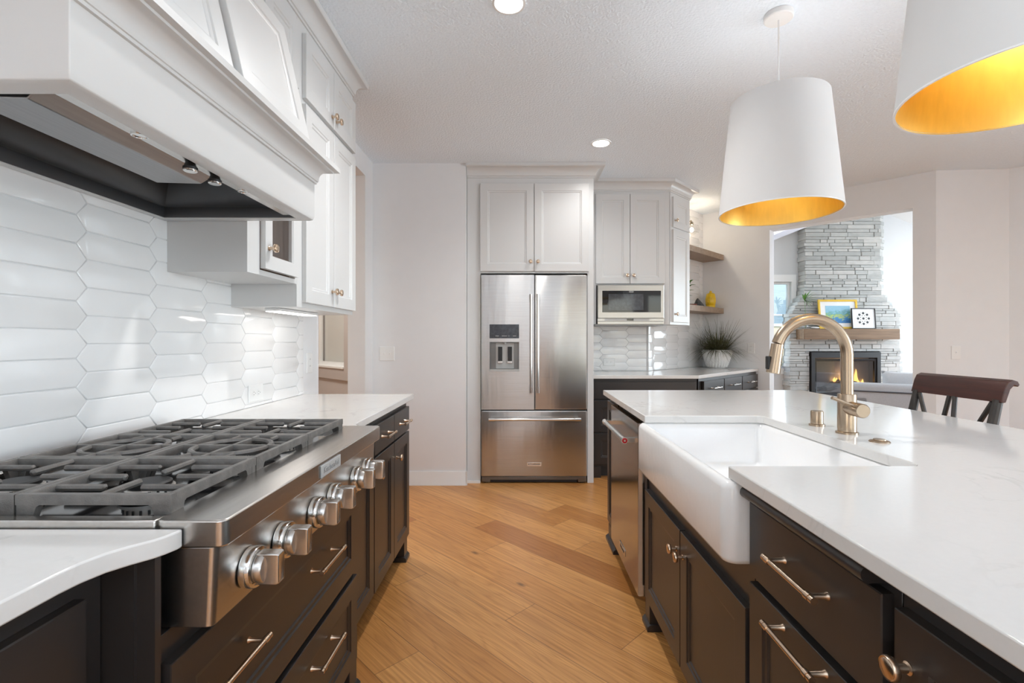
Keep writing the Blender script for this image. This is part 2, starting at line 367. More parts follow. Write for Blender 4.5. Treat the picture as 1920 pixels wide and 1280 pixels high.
# ------------------------------------------------------------------ door, drawer and hardware kit
def shaker(Mx, w, h, th=.019, rail=.058, rec=.009):
    m = MB(Mx)
    def rc(i, y): return [(i, y, i), (w - i, y, i), (w - i, y, h - i), (i, y, h - i)]
    return m.loft([rc(0, 0), rc(0, th - .0015), rc(.0015, th), rc(rail, th), rc(rail + .004, th - .004), rc(rail + .012, th - .005), rc(rail + .016, th - rec)])
def slab(Mx, w, h, th=.019):
    m = MB(Mx)
    def rc(i, y): return [(i, y, i), (w - i, y, i), (w - i, y, h - i), (i, y, h - i)]
    return m.loft([rc(0, 0), rc(0, th - .002), rc(.002, th)])
def ringframe(Mx, w, h, th=.019, rail=.05):
    m = MB(Mx)
    def rc(i, y): return [(i, y, i), (w - i, y, i), (w - i, y, h - i), (i, y, h - i)]
    return m.loft([rc(0, 0), rc(0, th), rc(rail, th), rc(rail + .005, th - .006), rc(rail + .005, 0)], ring=True)
def knob(Mx, x, z, parent, mat, s=1.0):
    m = MB(Mx @ T(x, 0, z))
    m.lathe([(.009 * s, 0), (.009 * s, .002), (.0062 * s, .004), (.0055 * s, .018 * s), (.012 * s, .021 * s), (.0158 * s, .022 * s), (.0165 * s, .024 * s), (.0165 * s, .029 * s), (.0152 * s, .031 * s), (.0135 * s, .0305 * s), (.0125 * s, .0315 * s)], ax='y', seg=20)
    return m.build('knob', mat, parent, ang=50)
def pull(Mx, x, z, L, parent, mat):
    m = MB(Mx @ T(x, 0, z))
    for sx in (-1, 1):
        m.lathe([(.008, 0), (.0075, .002), (.0055, .006), (.005, .032)], (sx * (L / 2 - .017), 0, 0), 'y', 12)
        m.lathe([(.0072, -.006), (.0072, .006)], (sx * (L / 2 - .017), .034, 0), 'x', 14)
        m.lathe([(.0065, -.0045), (.0065, .0048)], (sx * (L / 2 - .004), .034, 0), 'x', 14)
    m.lathe([(.0052, -L / 2), (.0052, L / 2)], (0, .034, 0), 'x', 12)
    return m.build('handle', mat, parent, ang=50)
def text(name, body, size, Mx, mat, parent, ext=.0006, bold=.0):
    c = bpy.data.curves.new(name, 'FONT'); c.body = body; c.size = size; c.align_x = 'CENTER'; c.align_y = 'CENTER'; c.extrude = ext; c.offset = bold
    o = bpy.data.objects.new('t', c); COL.objects.link(o); dg = bpy.context.evaluated_depsgraph_get()
    me = bpy.data.meshes.new_from_object(o.evaluated_get(dg)); bpy.data.objects.remove(o, do_unlink=True)
    me.transform(Mx); me.materials.clear(); me.materials.append(mat); me.name = name
    ob = bpy.data.objects.new(name, me); COL.objects.link(ob); fr = W[parent.name]; me.transform(fr.inverted()); ob.parent = parent; W[ob.name] = fr
    return ob
def textM(o, u, n):
    """text plane: x along u, y up, facing n"""
    u = Vector(u); n = Vector(n)
    return Matrix(((u.x, 0, n.x, o[0]), (u.y, 0, n.y, o[1]), (0, 1, 0, o[2]), (0, 0, 0, 1)))
XP = lambda x, y, z: basis((x, y, z), (0, 1, 0), (1, 0, 0))     # a face looking towards +X, width running along +Y
XM = lambda x, y, z: basis((x, y, z), (0, 1, 0), (-1, 0, 0))    # a face looking towards -X
YM = lambda x, y, z: basis((x, y, z), (1, 0, 0), (0, -1, 0))    # a face looking towards -Y

# ================================================================== SETTING
HC = 2.72
XW = -1.245
struct(MB().box(-4, -5, -.06, 8, 8, 0).build('floor', M['floor'], label='honey oak wide plank floor laid on the diagonal', cat='floor'))
struct(MB().prism([(-4, -4.4), (6.2, -4.4), (6.2, 2.35), (4.33, 4.25), (3.75, 4.25), (2.26, 5.74), (2.2, 5.9), (-1.4, 5.9), (-1.4, 7.1), (-4, 7.1)], HC, HC + .08).build('ceiling', M['ceil'], label='pale textured kitchen ceiling', cat='ceiling'))
def wallseg(name, p, q, th, z0, z1, mat, holes=(), side=1, label=None):
    p, q = Vector(p), Vector(q); d = (q - p); L = d.length; d.normalize(); n = Vector((d.y, -d.x)) * side
    m = MB(Matrix(((d.x, n.x, 0, p.x), (d.y, n.y, 0, p.y), (0, 0, 1, 0), (0, 0, 0, 1))))
    s = 0
    for a, b, c, e in sorted(holes):
        if a > s: m.box(s, 0, z0, a, th, z1)
        if c > z0: m.box(a, 0, z0, b, th, c)
        if e < z1: m.box(a, 0, e, b, th, z1)
        s = b
    if s < L: m.box(s, 0, z0, L, th, z1)
    return struct(m.build(name, mat, label=label, cat='wall'))
# left wall: range side, with a doorway to the hall
wallseg('wall_left', (XW, -4.2), (XW, 4.06), .14, 0, HC, M['wall'], [(.9, 2.9, .6, 2.4), (7.165, 8.06, 0, 2.547)], -1, 'white painted wall carrying the range hood and tile')  # first hole is an unseen window added for the left fill
wallseg('wall_back', (XW - .14, 4.06), (-.458, 4.06), .14, 0, HC, M['wall'], (), -1, 'plain off-white wall beside the refrigerator')
wallseg('wall_corner', (-.47, 4.86), (1.31, 4.86), .12, 0, HC, M['wall'], (), -1, 'short wall behind the microwave cabinet')
CA = Vector((1.29, 4.84)); UA = Vector((.70711, .70711)); NA = Vector((.70711, -.70711))     # tiled wall turned 45 degrees
CR = Vector((2.176, 5.726))
def AW(s, o): p = CA + UA * s + NA * o; return p.x, p.y
wallseg('wall_angled', (CA - UA * .0).to_tuple(), (CA + UA * 1.30).to_tuple(), .12, 0, HC, M['wall'], (), -1, 'angled wall behind the floating shelves')
wallseg('wall_right', CR.to_tuple(), (3.669, 4.233), .14, 0, HC, M['wall'], [(.746, 1.951, 0, 2.42)], -1, 'off-white wall with the wide opening to the living room')
wallseg('wall_dining', (3.669, 4.233), (4.27, 4.19), .14, 0, HC, M['wall'], (), -1, 'short off-white wall with a light switch')
wallseg('wall_side', (4.27, 4.19), (6.0, 2.4), .14, 0, HC, M['wall'], (), -1, 'angled off-white wall at the edge of view')
wallseg('wall_east', (6.0, 2.4), (6.0, -4.2), .14, 0, HC, M['wall'], [(1.2, 3.2, .5, 2.4), (3.5, 5.5, .5, 2.4)], -1, 'dining wall with two large windows')
wallseg('wall_rear', (6.0, -4.2), (XW, -4.2), .14, 0, HC, M['wall'], [(.9, 2.5, .55, 2.45), (2.9, 4.5, .55, 2.45)], -1, 'rear wall with two windows facing the kitchen')
struct(MB().sweep([(XW + .002, 3.87), (XW + .002, 4.058), (-.456, 4.058)], [(0, 0), (.018, 0), (.018, .012), (.013, .02), (.013, .108), (.009, .118), (0, .118)], 1).build('baseboard_back', M['trim'], label='white baseboard under the plain wall beside the refrigerator', cat='baseboard'))
struct(MB().box(-.458, 4.045, 0, -.445, 4.06, .118).build('trim_1', M['trim'], label='white baseboard end block beside the refrigerator', cat='trim'))
# hall beyond the doorway
hall = (Vector((-1.42, 4.39)), Vector((-3.95, 6.92)))
wallseg('wall_hall', hall[0].to_tuple(), hall[1].to_tuple(), .12, 0, HC, M['hallwall'], [(.385, 1.12, .96, 2.3)], 1, 'beige hall wall holding the narrow window')
struct(MB().box(-4, -4.2, 0, -3.9, 7.0, HC).build('wall_hall', M['hallwall'], label='far beige hall wall', cat='wall'))
hd = (hall[1] - hall[0]).normalized(); hn = Vector((hd.y, -hd.x)) * -1
hn = Vector((-.70711, -.70711))
HM = Matrix(((hd.x, hn.x, 0, hall[0].x), (hd.y, hn.y, 0, hall[0].y), (0, 0, 1, 0), (0, 0, 0, 1)))
wn = thing('window_1', 'narrow hall window with taupe casing seen through the doorway', 'window', (hall[0].x, hall[0].y, 0)); struct(wn)
m = MB(HM); m.loft([[(a, y, c), (b, y, c), (b, y, e), (a, y, e)] for a, b, c, e, y in ((.30, 1.21, .835, 2.4, .002), (.30, 1.21, .835, 2.4, .02), (.385, 1.12, .96, 2.3, .02), (.385, 1.12, .96, 2.3, .002))], ring=True)
m.build('casing', M['halltrim'], wn)
m = MB(HM); m.box(.385, -.10, .945, 1.12, .03, .962); m.build('sill', M['trim'], wn)
m = MB(HM); m.loft([[(a, y, c), (b, y, c), (b, y, e), (a, y, e)] for a, b, c, e, y in ((.387, 1.118, .962, 2.298, -.07), (.387, 1.118, .962, 2.298, -.04), (.42, 1.085, 1.0, 2.26, -.04), (.42, 1.085, 1.0, 2.26, -.07))], ring=True); m.build('sash', M['trim'], wn)
m = MB(HM); m.box(.42, -.06, 1.0, 1.085, -.056, 2.26); m.build('pane', M['glass'], wn)
m = MB(HM); m.box(.40, -.115, .965, 1.11, -.1, 2.295); m.build('blind', M['blind'], wn)

# tile backsplash: elongated hexagons with raised faces
def clip(poly, ax, val, keep_greater):
    out = []
    for i in range(len(poly)):
        a, b = poly[i - 1], poly[i]; ia = (a[ax] > val) == keep_greater; ib = (b[ax] > val) == keep_greater
        if ia != ib:
            t = (val - a[ax]) / (b[ax] - a[ax]); out.append((a[0] + (b[0] - a[0]) * t, a[1] + (b[1] - a[1]) * t))
        if ib: out.append(b)
    return out
def inset(poly, d):
    n = len(poly); out = []
    for i in range(n):
        a, b, c = Vector(poly[i - 1]), Vector(poly[i]), Vector(poly[(i + 1) % n])
        d1, d2 = (b - a), (c - b)
        if d1.length < 1e-5 or d2.length < 1e-5: return None
        d1.normalize(); d2.normalize(); n1, n2 = Vector((-d1.y, d1.x)), Vector((-d2.y, d2.x))
        k = 1 + n1.dot(n2)
        if k < .15: return None
        out.append(tuple(b + (n1 + n2) * (d / k)))
    return out
def tiles(name, Mx, x0, z0, x1, z1, colphase, rowphase, label, wall_t=.006):
    P, H, tip = .264, .0805, .034
    g = MB(Mx); g.box(x0, 0, z0, x1, .003, z1)
    o = g.build(name, M['grout'], label=label, cat='backsplash'); struct(o)
    t = MB(Mx)
    for i in range(-2, int((x1 - x0) / P) + 3):
        xa = colphase + i * P
        while colphase - x0 > P: colphase -= P
        for j in range(-2, int((z1 - z0) / H) + 3):
            zc = rowphase + (j + (.5 if i % 2 else 0)) * H
            zc -= H * math.floor((rowphase - z0) / H)
            hx = [(xa - tip / 2, zc), (xa + tip / 2, zc - H / 2), (xa + P - tip / 2, zc - H / 2), (xa + P + tip / 2, zc), (xa + P - tip / 2, zc + H / 2), (xa + tip / 2, zc + H / 2)]
            for ax, val, kg in ((0, x0, True), (0, x1, False), (1, z0, True), (1, z1, False)):
                hx = clip(hx, ax, val, kg)
                if len(hx) < 3: break
            if len(hx) < 3: continue
            e = [hx[k] for k in range(len(hx)) if (Vector(hx[k]) - Vector(hx[k - 1])).length > .004]
            if len(e) < 3: continue
            a, b, c = inset(e, .0011), inset(e, .0022), inset(e, .0042)
            if not (a and b and c): continue
            tx, tz = random.uniform(-.006, .006), random.uniform(-.012, .012)
            cx = sum(q[0] for q in c) / len(c); cz = sum(q[1] for q in c) / len(c)
            t.loft([[(q[0], .001, q[1]) for q in a], [(q[0], .0052, q[1]) for q in a], [(q[0], .0064, q[1]) for q in b], [(q[0], .0067 + tx * (q[0] - cx) + tz * (q[1] - cz), q[1]) for q in c]], cap0=False)
    t.build('tile', M['tile'], o, ang=60)
    return o
tiles('backsplash', XP(XW, 0, 0), .2, .914, 2.745, 1.72, 1.885 - .264 * 7, 1.292, 'glossy white elongated hexagon tiles on the wall behind the rangetop')
tiles('backsplash', YM(0, 4.859, 0), .635, .914, 1.30, 1.50, .82, .96, 'white hexagon tile strip under the microwave')
tiles('backsplash', basis((CA.x, CA.y, 0), (UA.x, UA.y, 0), (NA.x, NA.y, 0)), .0, .914, 1.25, 2.72, .1, .96, 'white hexagon tile on the angled wall behind the floating shelves')

# ================================================================== LEFT RUN
def carcass(name, parent, x0, y0, z0, x1, y1, z1, mat): return MB().box(x0, y0, z0, x1, y1, z1).build(name, mat, parent, bev=.001)
# --- countertops
def arc_counter(sign, y0, y1):
    """front edge sweeps out to meet the rangetop; sign -1 = near piece, +1 = far piece"""
    pts = [(XW + .002, y0 if sign < 0 else y1), (XW + .002, y1 if sign < 0 else y0)]
    e = y1 if sign < 0 else y0
    curve = [(-.552, 0), (-.552, .012), (-.558, .03), (-.566, .045), (-.583, .065), (-.6, .09), (-.609, .12), (-.612, .15)]
    pts += [(x, e + sign * d) for x, d in curve]
    pts += [(-.612, y0 if sign < 0 else y1)]
    return pts
MB().prism(arc_counter(-1, .15, .786), .884, .914).build('countertop', M['quartz'], bev=.003, label='white quartz countertop curving out on the near side of the rangetop', cat='countertop')
MB().prism(arc_counter(1, 1.672, 2.763), .884, .914).build('countertop', M['quartz'], bev=.003, label='white quartz countertop between the rangetop and the plain wall', cat='countertop')
# --- near base cabinet
def feet(parent, x, y, dirx, mat, w=.07, d=.07):
    """bracket foot with a small base moulding, its outer face at x, outward direction dirx, starting at y"""
    m = MB(); a, b = sorted((x, x - dirx * d)); m.box(a, y, 0, b, y + w, .12)
    a, b = sorted((x + dirx * .012, x - dirx * d)); m.prism([(a, 0), (b, 0), (b, .018), ((b - .012) if dirx > 0 else b, .03), ((a + .012) if dirx < 0 else a, .03), (a, .018)], y - .008, y + w + .008, 'y')
    return m.build('foot', mat, parent, bev=.002)
c = thing('base_cabinet', 'charcoal drawer cabinet under the near curved countertop', 'cabinet', (-.9, .4, 0))
carcass('body', c, XW + .004, .15, .10, -.65, .744, .883, M['dark'])
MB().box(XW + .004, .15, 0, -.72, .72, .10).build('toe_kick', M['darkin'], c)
d = slab(XP(-.65, .155, .70), .545, .145).build('drawer', M['dark'], c)
pull(XP(-.631, .155, .70), .2, .072, .16, d, M['nickel'])
d = shaker(XP(-.65, .155, .41), .545, .28).build('drawer', M['dark'], c); pull(XP(-.631, .155, .41), .2, .245, .16, d, M['nickel'])
d = shaker(XP(-.65, .155, .12), .545, .28).build('drawer', M['dark'], c); pull(XP(-.631, .155, .12), .2, .245, .16, d, M['nickel'])
m = MB(); m.box(XW + .004, .746, .10, -.60, .7645, .883); m.box(-.60, .752, .10, -.572, .7645, .883); m.build('side_panel', M['dark'], c)
# --- range base cabinet
c = thing('base_cabinet', 'charcoal cabinet with two deep drawers under the rangetop', 'cabinet', (-.9, 1.22, 0))
carcass('body', c, XW + .004, .768, .10, -.582, 1.698, .743, M['dark'])
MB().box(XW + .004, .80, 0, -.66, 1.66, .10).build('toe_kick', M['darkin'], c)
for z0, z1, pz in ((.435, .698, .6), (.125, .415, .335)):
    d = shaker(XP(-.582, .775, z0), .885, z1 - z0).build('drawer', M['dark'], c)
    for yy in (.93, 1.365): pull(XP(-.563, yy, pz), 0, 0, .17, d, M['nickel'])
feet(c, -.575, .78, 1, M['dark']); feet(c, -.575, 1.62, 1, M['dark'])
# --- far base cabinets
c = thing('base_cabinet', 'narrow charcoal pull-out cabinet just beyond the rangetop', 'cabinet', (-.9, 1.88, 0))
carcass('body', c, XW + .004, 1.701, .10, -.645, 2.062, .883, M['dark'])
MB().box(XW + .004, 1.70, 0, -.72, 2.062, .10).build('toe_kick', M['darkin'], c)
shaker(XP(-.645, 1.74, .13), .318, .72).build('door', M['dark'], c)
c = thing('base_cabinet', 'charcoal cabinet with two small drawers above two doors at the counter end', 'cabinet', (-.9, 2.38, 0))
carcass('body', c, XW + .004, 2.064, .10, -.645, 2.72, .883, M['dark'])
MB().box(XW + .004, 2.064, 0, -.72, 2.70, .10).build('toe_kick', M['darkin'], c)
for i, (y0, y1) in enumerate(((2.068, 2.388), (2.394, 2.712))):
    d = slab(XP(-.645, y0, .722), y1 - y0, .13).build('drawer', M['dark'], c); pull(XP(-.626, y0, .722), (y1 - y0) / 2, .065, .14, d, M['nickel'])
    d = shaker(XP(-.645, y0, .13), y1 - y0, .582).build('door', M['dark'], c); knob(XP(-.626, y0, .13), .035, .5, d, M['nickel'])
feet(c, -.638, 2.645, 1, M['dark'])

# --- rangetop
rt = thing('rangetop', 'stainless steel six-burner gas rangetop with knobs along its front', 'rangetop', (-.85, 1.218, .745))
m = MB(); m.box(XW + .02, .788, .745, -.60, 1.67, .905)
for a in ((XW + .02, .788, .905, -1.155, 1.67, .926), (-1.155, .788, .905, -.60, .812, .926), (-1.155, 1.641, .905, -.60, 1.67, .926)): m.box(*a)
m.build('body', M['steelh'], rt, bev=.002)
MB().loft([rrect(-.602, .788, -.485, 1.672, .016, z) for z in (.881, .926)]).build('front_rail', M['steelh'], rt, bev=.003)
MB().loft([rrect(-.602, .792, -.502 + dx, 1.664, .012, z) for z, dx in ((.748, -.006), (.8805, 0))]).build('control_panel', M['steelh'], rt, bev=.0015)
MB().box(-1.155, .812, .905, -.602, 1.641, .910).build('burner_pan', M['black'], rt)
pl = MB().box(-.485, 1.164, .887, -.4815, 1.29, .917).build('nameplate', M['panelgrey'], rt, bev=.001)
text('lettering', 'KitchenAid', .022, textM((-.4812, 1.227, .902), (0, 1, 0), (1, 0, 0)), M['greyprint'], pl, bold=-.0003)
for y in (.89, 1.01, 1.172, 1.285, 1.458, 1.56):
    kx = -.503
    k = MB().lathe([(.036, kx), (.037, kx + .002), (.037, kx + .017), (.0355, kx + .019), (.031, kx + .0195), (.031, kx + .017)], (0, y, .803), 'x', 36).build('knob', M['chrome'], rt, ang=40)
    MB().lathe([(.028, kx + .017), (.0285, kx + .032), (.026, kx + .0355)], (0, y, .803), 'x', 32).build('dial', M['steelh'], k, ang=40)
    g = MB(); g.loft([[(x, y - wy, .803 - hz), (x, y + wy, .803 - hz), (x, y + wy, .803 + hz), (x, y - wy, .803 + hz)] for x, wy, hz in ((kx + .02, .0125, .0285), (kx + .056, .0125, .0285), (kx + .062, .0105, .026), (kx + .0605, .0085, .0235))])
    g.build('grip', M['steelh'], k, bev=.002)
BX = (-.735, -1.0); BY = (.954, 1.220, 1.486)
for bx in BX:
    for by in BY:
        b = MB().lathe([(.05, .912), (.05, .918), (.042, .92), (.042, .932), (.040, .934)], (bx, by, 0), 'z', 28).build('burner', M['burner'], rt, ang=40)
        s_ = MB()
        for q in range(20):
            a = 2 * math.pi * q / 20; s_.box(bx + .0418 * math.cos(a) - .0018, by + .0418 * math.sin(a) - .0018, .923, bx + .0418 * math.cos(a) + .0018, by + .0418 * math.sin(a) + .0018, .932)
        s_.build('port', M['blackm'], b)
        MB().lathe([(.036, .934), (.037, .936), (.037, .941), (.033, .944), (.0, .9445)], (bx, by, 0), 'z', 28).build('cap', M['blackm'], b)
def bar(m, p, q, wd, z0, z1):
    p, q = Vector(p), Vector(q); d = (q - p).normalized(); n = Vector((-d.y, d.x)) * wd / 2
    pts = [p + n, p - n, q - n, q + n]
    nn = n * .8
    p2 = [p + nn, p - nn, q - nn, q + nn]
    m.loft([[(a.x, a.y, z0) for a in pts], [(a.x, a.y, z1 - .002) for a in pts], [(a.x, a.y, z1) for a in p2]])
def finger(m, p, q, z):
    m.tube([(p[0], p[1], z), ((p[0] * .5 + q[0] * .5), (p[1] * .5 + q[1] * .5), z), (q[0], q[1], z), (q[0] + (q[0] - p[0]) * .03, q[1] + (q[1] - p[1]) * .03, z - .001)], [.0068, .0068, .0068, .003], 8)
def grate(x0, x1, y0, y1, ring, label):
    m = MB(); zt, zb, wd = .958, .940, .013; h = wd / 2
    bar(m, (x0 + h, y0 + wd), (x0 + h, y1 - wd), wd, zb, zt); bar(m, (x1 - h, y0 + wd), (x1 - h, y1 - wd), wd, zb, zt)
    bar(m, (x0, y0 + h), (x1, y0 + h), wd, zb, zt); bar(m, (x0, y1 - h), (x1, y1 - h), wd, zb, zt)
    for fx, s1 in ((x0, 1), (x1, -1)):
        for fy, s2 in ((y0, 1), (y1, -1)):
            xa, ya = fx + s1 * .001, fy + s2 * .001
            m.loft([[(xa, ya, z), (xa + s1 * e, ya, z), (xa + s1 * e, ya + s2 * .013, z), (xa, ya + s2 * .013, z)] for z, e in ((.9125, .026), (.936, .034), (.946, .048))])
            yb = ya + s2 * .0128; xa += s1 * .0004; m.loft([[(xa, yb, z), (xa + s1 * .012, yb, z), (xa + s1 * .012, ya + s2 * e, z), (xa, ya + s2 * e, z)] for z, e in ((.9125, .026), (.936, .034), (.946, .048))])
    cx, cy = (x0 + x1) / 2, (y0 + y1) / 2; zf = .9505
    if ring:
        m.tube([(cx + .088 * math.cos(2 * math.pi * i / 40), cy + .088 * math.sin(2 * math.pi * i / 40), zf) for i in range(40)], .0075, 8, closed=True)
        bar(m, (x0 + wd, cy), (x1 - wd, cy), .011, zb, zt - .001); bar(m, (cx, y0 + wd), (cx, cy - .0056), .011, zb, zt - .0012); bar(m, (cx, cy + .0056), (cx, y1 - wd), .011, zb, zt - .0012)
        for sx in (-1, 1):
            for sy in (-1, 1):
                bar(m, (cx + sx * .088, cy + sy * .045), (cx + sx * .135, cy + sy * .045), .010, zb, zt - .002) if False else None
                finger(m, (cx + sx * .052, cy + sy * .125), (cx + sx * .052, cy + sy * .085), zf)
    else:
        for fy, ln in ((-.068, .092), (0, .075), (.068, .092)):
            finger(m, (x0 + h, cy + fy), (x0 + h + ln, cy + fy), zf); finger(m, (x1 - h, cy + fy), (x1 - h - ln, cy + fy), zf)
        finger(m, (cx, y0 + h), (cx, y0 + .10), zf); finger(m, (cx, y1 - h), (cx, y1 - .10), zf)
    return m.build('burner_grate', M['iron'], label=label, cat='grate', group='cast iron grates on the rangetop')
gy = (.822, 1.086, 1.088, 1.352, 1.354, 1.618); gx = (-1.135, -.867, -.865, -.597)
names = (('front nearest to the camera, behind the first two knobs', 'back nearest to the camera, against the tile'), ('front middle, with a round ring, behind the nameplate', 'back middle, with a round ring, against the tile'), ('front far end beside the far countertop', 'back far end beside the wall and far countertop'))
for i in range(3):
    for j in range(2):
        x0, x1 = (gx[2], gx[3]) if j == 0 else (gx[0], gx[1])
        grate(x0, x1, gy[2 * i], gy[2 * i + 1], i == 1, 'black cast iron grate, ' + names[i][j])

# --- range hood
HX, HY0, HY1, HZ = -.72, .767, 1.683, 1.638
hd_ = thing('range_hood', 'white panelled range hood with a cove ledge above the rangetop', 'range hood', (-1.0, 1.225, HZ))
t_ = .045
m = MB()
def hrc(i, z): return [(XW + .003 + i * .6, HY0 + i, z), (HX - i, HY0 + i, z), (HX - i, HY1 - i, z), (XW + .003 + i * .6, HY1 - i, z)]
m.loft([hrc(t_, HZ + .13), hrc(t_, HZ), hrc(.012, HZ), hrc(.004, HZ + .004), hrc(0, HZ + .016), hrc(0, 1.845), hrc(.02, 1.845)], cap0=False)
m.build('apron', M['white'], hd_, bev=.0015)
# cove ledge round three sides
prof = [(0, 1.770), (.006, 1.771), (.006, 1.778), (.009, 1.779), (.011, 1.787), (.011, 1.790)]
for i in range(9):
    a = R(90 * i / 8); prof.append((.011 + .034 * (1 - math.cos(a)), 1.790 + .032 * math.sin(a)))
prof += [(.048, 1.8225), (.048, 1.829), (.065, 1.829), (.066, 1.845), (.063, 1.848), (0, 1.850)]
MB().sweep([(XW + .003, HY0), (HX, HY0), (HX, HY1), (-.957, HY1)], prof, 1).build('ledge', M['white'], hd_, ang=25)
# tapered chimney, two framed panels
ch0 = [(XW + .01, HY0 + .07), (HX - .01, HY0 + .07), (HX - .01, HY1 - .06), (XW + .01, HY1 - .06)]
m = MB(); m.loft([[(x, y, z) for x, y in [(XW + .01, HY0 + .07), (xx, HY0 + .07), (xx, HY1 - .06), (XW + .01, HY1 - .06)]] for z, xx in ((1.848, -.728), (2.275, -.825))]); m.build('chimney', M['white'], hd_, bev=.002)
sl = Vector((-.09, 0, .395)); hl = sl.length; sn = Vector((.395, 0, .09)).normalized(); su = sl.normalized()
def slopeM(y, off): return Matrix(((0, sn.x, su.x, -.735 + sn.x * off), (1, 0, 0, y), (0, sn.z, su.z, 1.88 + sn.z * off), (0, 0, 0, 1)))
shaker(slopeM(.85, .001), .372, hl - .005, .014, .055, .008).build('panel', M['white'], hd_)
shaker(slopeM(1.232, .001), .388, hl - .003, .028, .055, .008).build('panel', M['white'], hd_)
MB().box(XW + .01, HY0 + .06, 2.276, -.815, HY1 - .055, 2.288).build('top_board', M['white'], hd_, bev=.003)
# liner and filter box
m = MB()
lx0, lx1, ly0, ly1 = XW + .03, HX - .045, HY0 + .045, HY1 - .045
m.loft([[(lx0 + i, ly0 + i, z), (lx1 - i, ly0 + i, z), (lx1 - i, ly1 - i, z), (lx0 + i, ly1 - i, z)] for i, z in ((-.006, HZ + .003), (.003, HZ + .003), (.006, HZ + .012), (.007, HZ + .036), (.012, HZ + .038), (.055, HZ + .10), (.06, HZ + .128))], cap0=False)
m.build('liner', M['hoodin'], hd_)
MB().box(lx1 - .036, ly0 + .012, HZ + .008, lx1 - .003, ly1 - .012, HZ + .016).build('control_strip', M['steelh'], hd_)
fx = (lx0 + lx1) / 2
m = MB(); fe = ly1 - .34; m.loft([[(x, y + (z - HZ) * s_, z) for x, z in ((-1.10, HZ + .127), (-.985, HZ + .012), (-.865, HZ + .008), (-.79, HZ + .075), (-.785, HZ + .127))] for y, s_ in ((ly0 + .03, 0), (fe, .45))]); m.build('filter_box', M['filt'], hd_, bev=.002)
for y, kind in ((.991, 0), (1.143, 2), (1.235, 2), (1.364, 0)):
    q = MB(); xx = lx1 - .020
    if kind == 2:
        q.lathe([(.010, HZ + .008), (.013, HZ - .002), (.0155, HZ - .004), (.0155, HZ - .010)], (xx, y, 0), 'z', 24); kb = q.build('control_knob', M['blackm'], hd_)
        MB().lathe([(.0150, HZ - .0099), (.0150, HZ - .013), (.013, HZ - .0145)], (xx, y, 0), 'z', 24).build('cap', M['chrome'], kb)
    else:
        q.lathe([(.0155, HZ + .008), (.0155, HZ + .005), (.0125, HZ + .0045), (.012, HZ + .0065)], (xx, y, 0), 'z', 24); q.build('light_lens', M['chrome'], hd_)

for y in (.991, 1.364): spot('added_fill_hood', (lx1 - .020, y, HZ - .005), .8)  # added spots at the unlit hood lenses, lifting the tile below
# --- upper cabinets on the left
uc = thing('wall_cabinet', 'white wall cabinet with a glass door between hood and tall doors', 'cabinet', (-1.1, 1.87, 1.463))
FX = -.957
m = MB()
m.box(XW + .003, 1.684, 1.463, FX, 1.702, 2.634); m.box(XW + .003, 2.04, 1.463, FX, 2.055, 2.634); m.box(XW + .003, 1.702, 1.463, FX, 2.04, 1.482)
m.box(FX - .02, 1.702, 1.482, FX, 1.765, 2.634); m.box(FX - .02, 1.765, 2.262, FX, 2.04, 2.285); m.box(XW + .003, 1.702, 2.26, FX - .02, 2.04, 2.285); m.box(XW + .003, 1.702, 2.57, FX, 2.04, 2.634)
m.build('body', M['white'], uc)
MB().box(XW + .008, 1.703, 1.483, XW + .016, 2.039, 2.258).build('back_panel', M['cabwood'], uc)
m = MB(); m.box(XW + .016, 1.703, 1.484, FX - .022, 1.708, 2.255); m.box(XW + .016, 2.034, 1.484, FX - .022, 2.039, 2.255); m.box(XW + .016, 1.708, 1.483, FX - .022, 2.034, 1.489)
for i in range(9): m.lathe([(.0001, 2.0330), (.003, 2.0335), (.003, 2.034)], (-1.04, 0, 1.56 + .032 * i), 'y', 8)
m.build('lining', M['cabwood'], uc)
d = ringframe(XP(FX + .001, 1.768, 1.488), .27, .77, .019, .05).build('door', M['white'], uc, label='glass-paned door')
MB().box(FX + .006, 1.815, 1.535, FX + .010, 1.991, 2.21).build('pane', M['glass'], d); knob(XP(FX + .02, 1.768, 1.488), .025, .078, d, M['nickel'])
d = shaker(XP(FX + .001, 1.768, 2.288), .27, .283).build('door', M['white'], uc); knob(XP(FX + .02, 1.768, 2.288), .025, .05, d, M['nickel'])
uc = thing('wall_cabinet', 'white two-door wall cabinet at the end of the tiled wall', 'cabinet', (-1.1, 2.4, 1.364))
carcass('body', uc, XW + .003, 2.057, 1.366, FX, 2.745, 2.634, M['white'])
for y0, y1, kx in ((2.106, 2.418, .287), (2.424, 2.738, .027)):
    d = shaker(XP(FX + .001, y0, 1.389), y1 - y0, .872).build('door', M['white'], uc); knob(XP(FX + .02, y0, 1.389), kx, .075, d, M['nickel'])
    d = shaker(XP(FX + .001, y0, 2.286), y1 - y0, .285).build('door', M['white'], uc); knob(XP(FX + .02, y0, 2.286), kx, .05, d, M['nickel'])
uc = thing('wall_cabinet', 'white wall cabinet with short doors above the range hood', 'cabinet', (-1.1, 1.2, 2.29))
carcass('body', uc, XW + .003, .3, 2.29, FX, 1.682, 2.634, M['white'])
for y0 in (.40, .85, 1.26):
    d = shaker(XP(FX + .001, y0, 2.295), .405, .277).build('door', M['white'], uc); knob(XP(FX + .02, y0, 2.295), .03, .05, d, M['nickel'])
crown = [(0, 2.615), (.006, 2.616), (.006, 2.628), (.012, 2.63), (.014, 2.64)] + [(.014 + .046 * (1 - math.cos(R(a))), 2.64 + .05 * math.sin(R(a))) for a in range(0, 91, 10)] + [(.066, 2.69), (.07, 2.694), (.07, 2.719), (0, 2.719)]
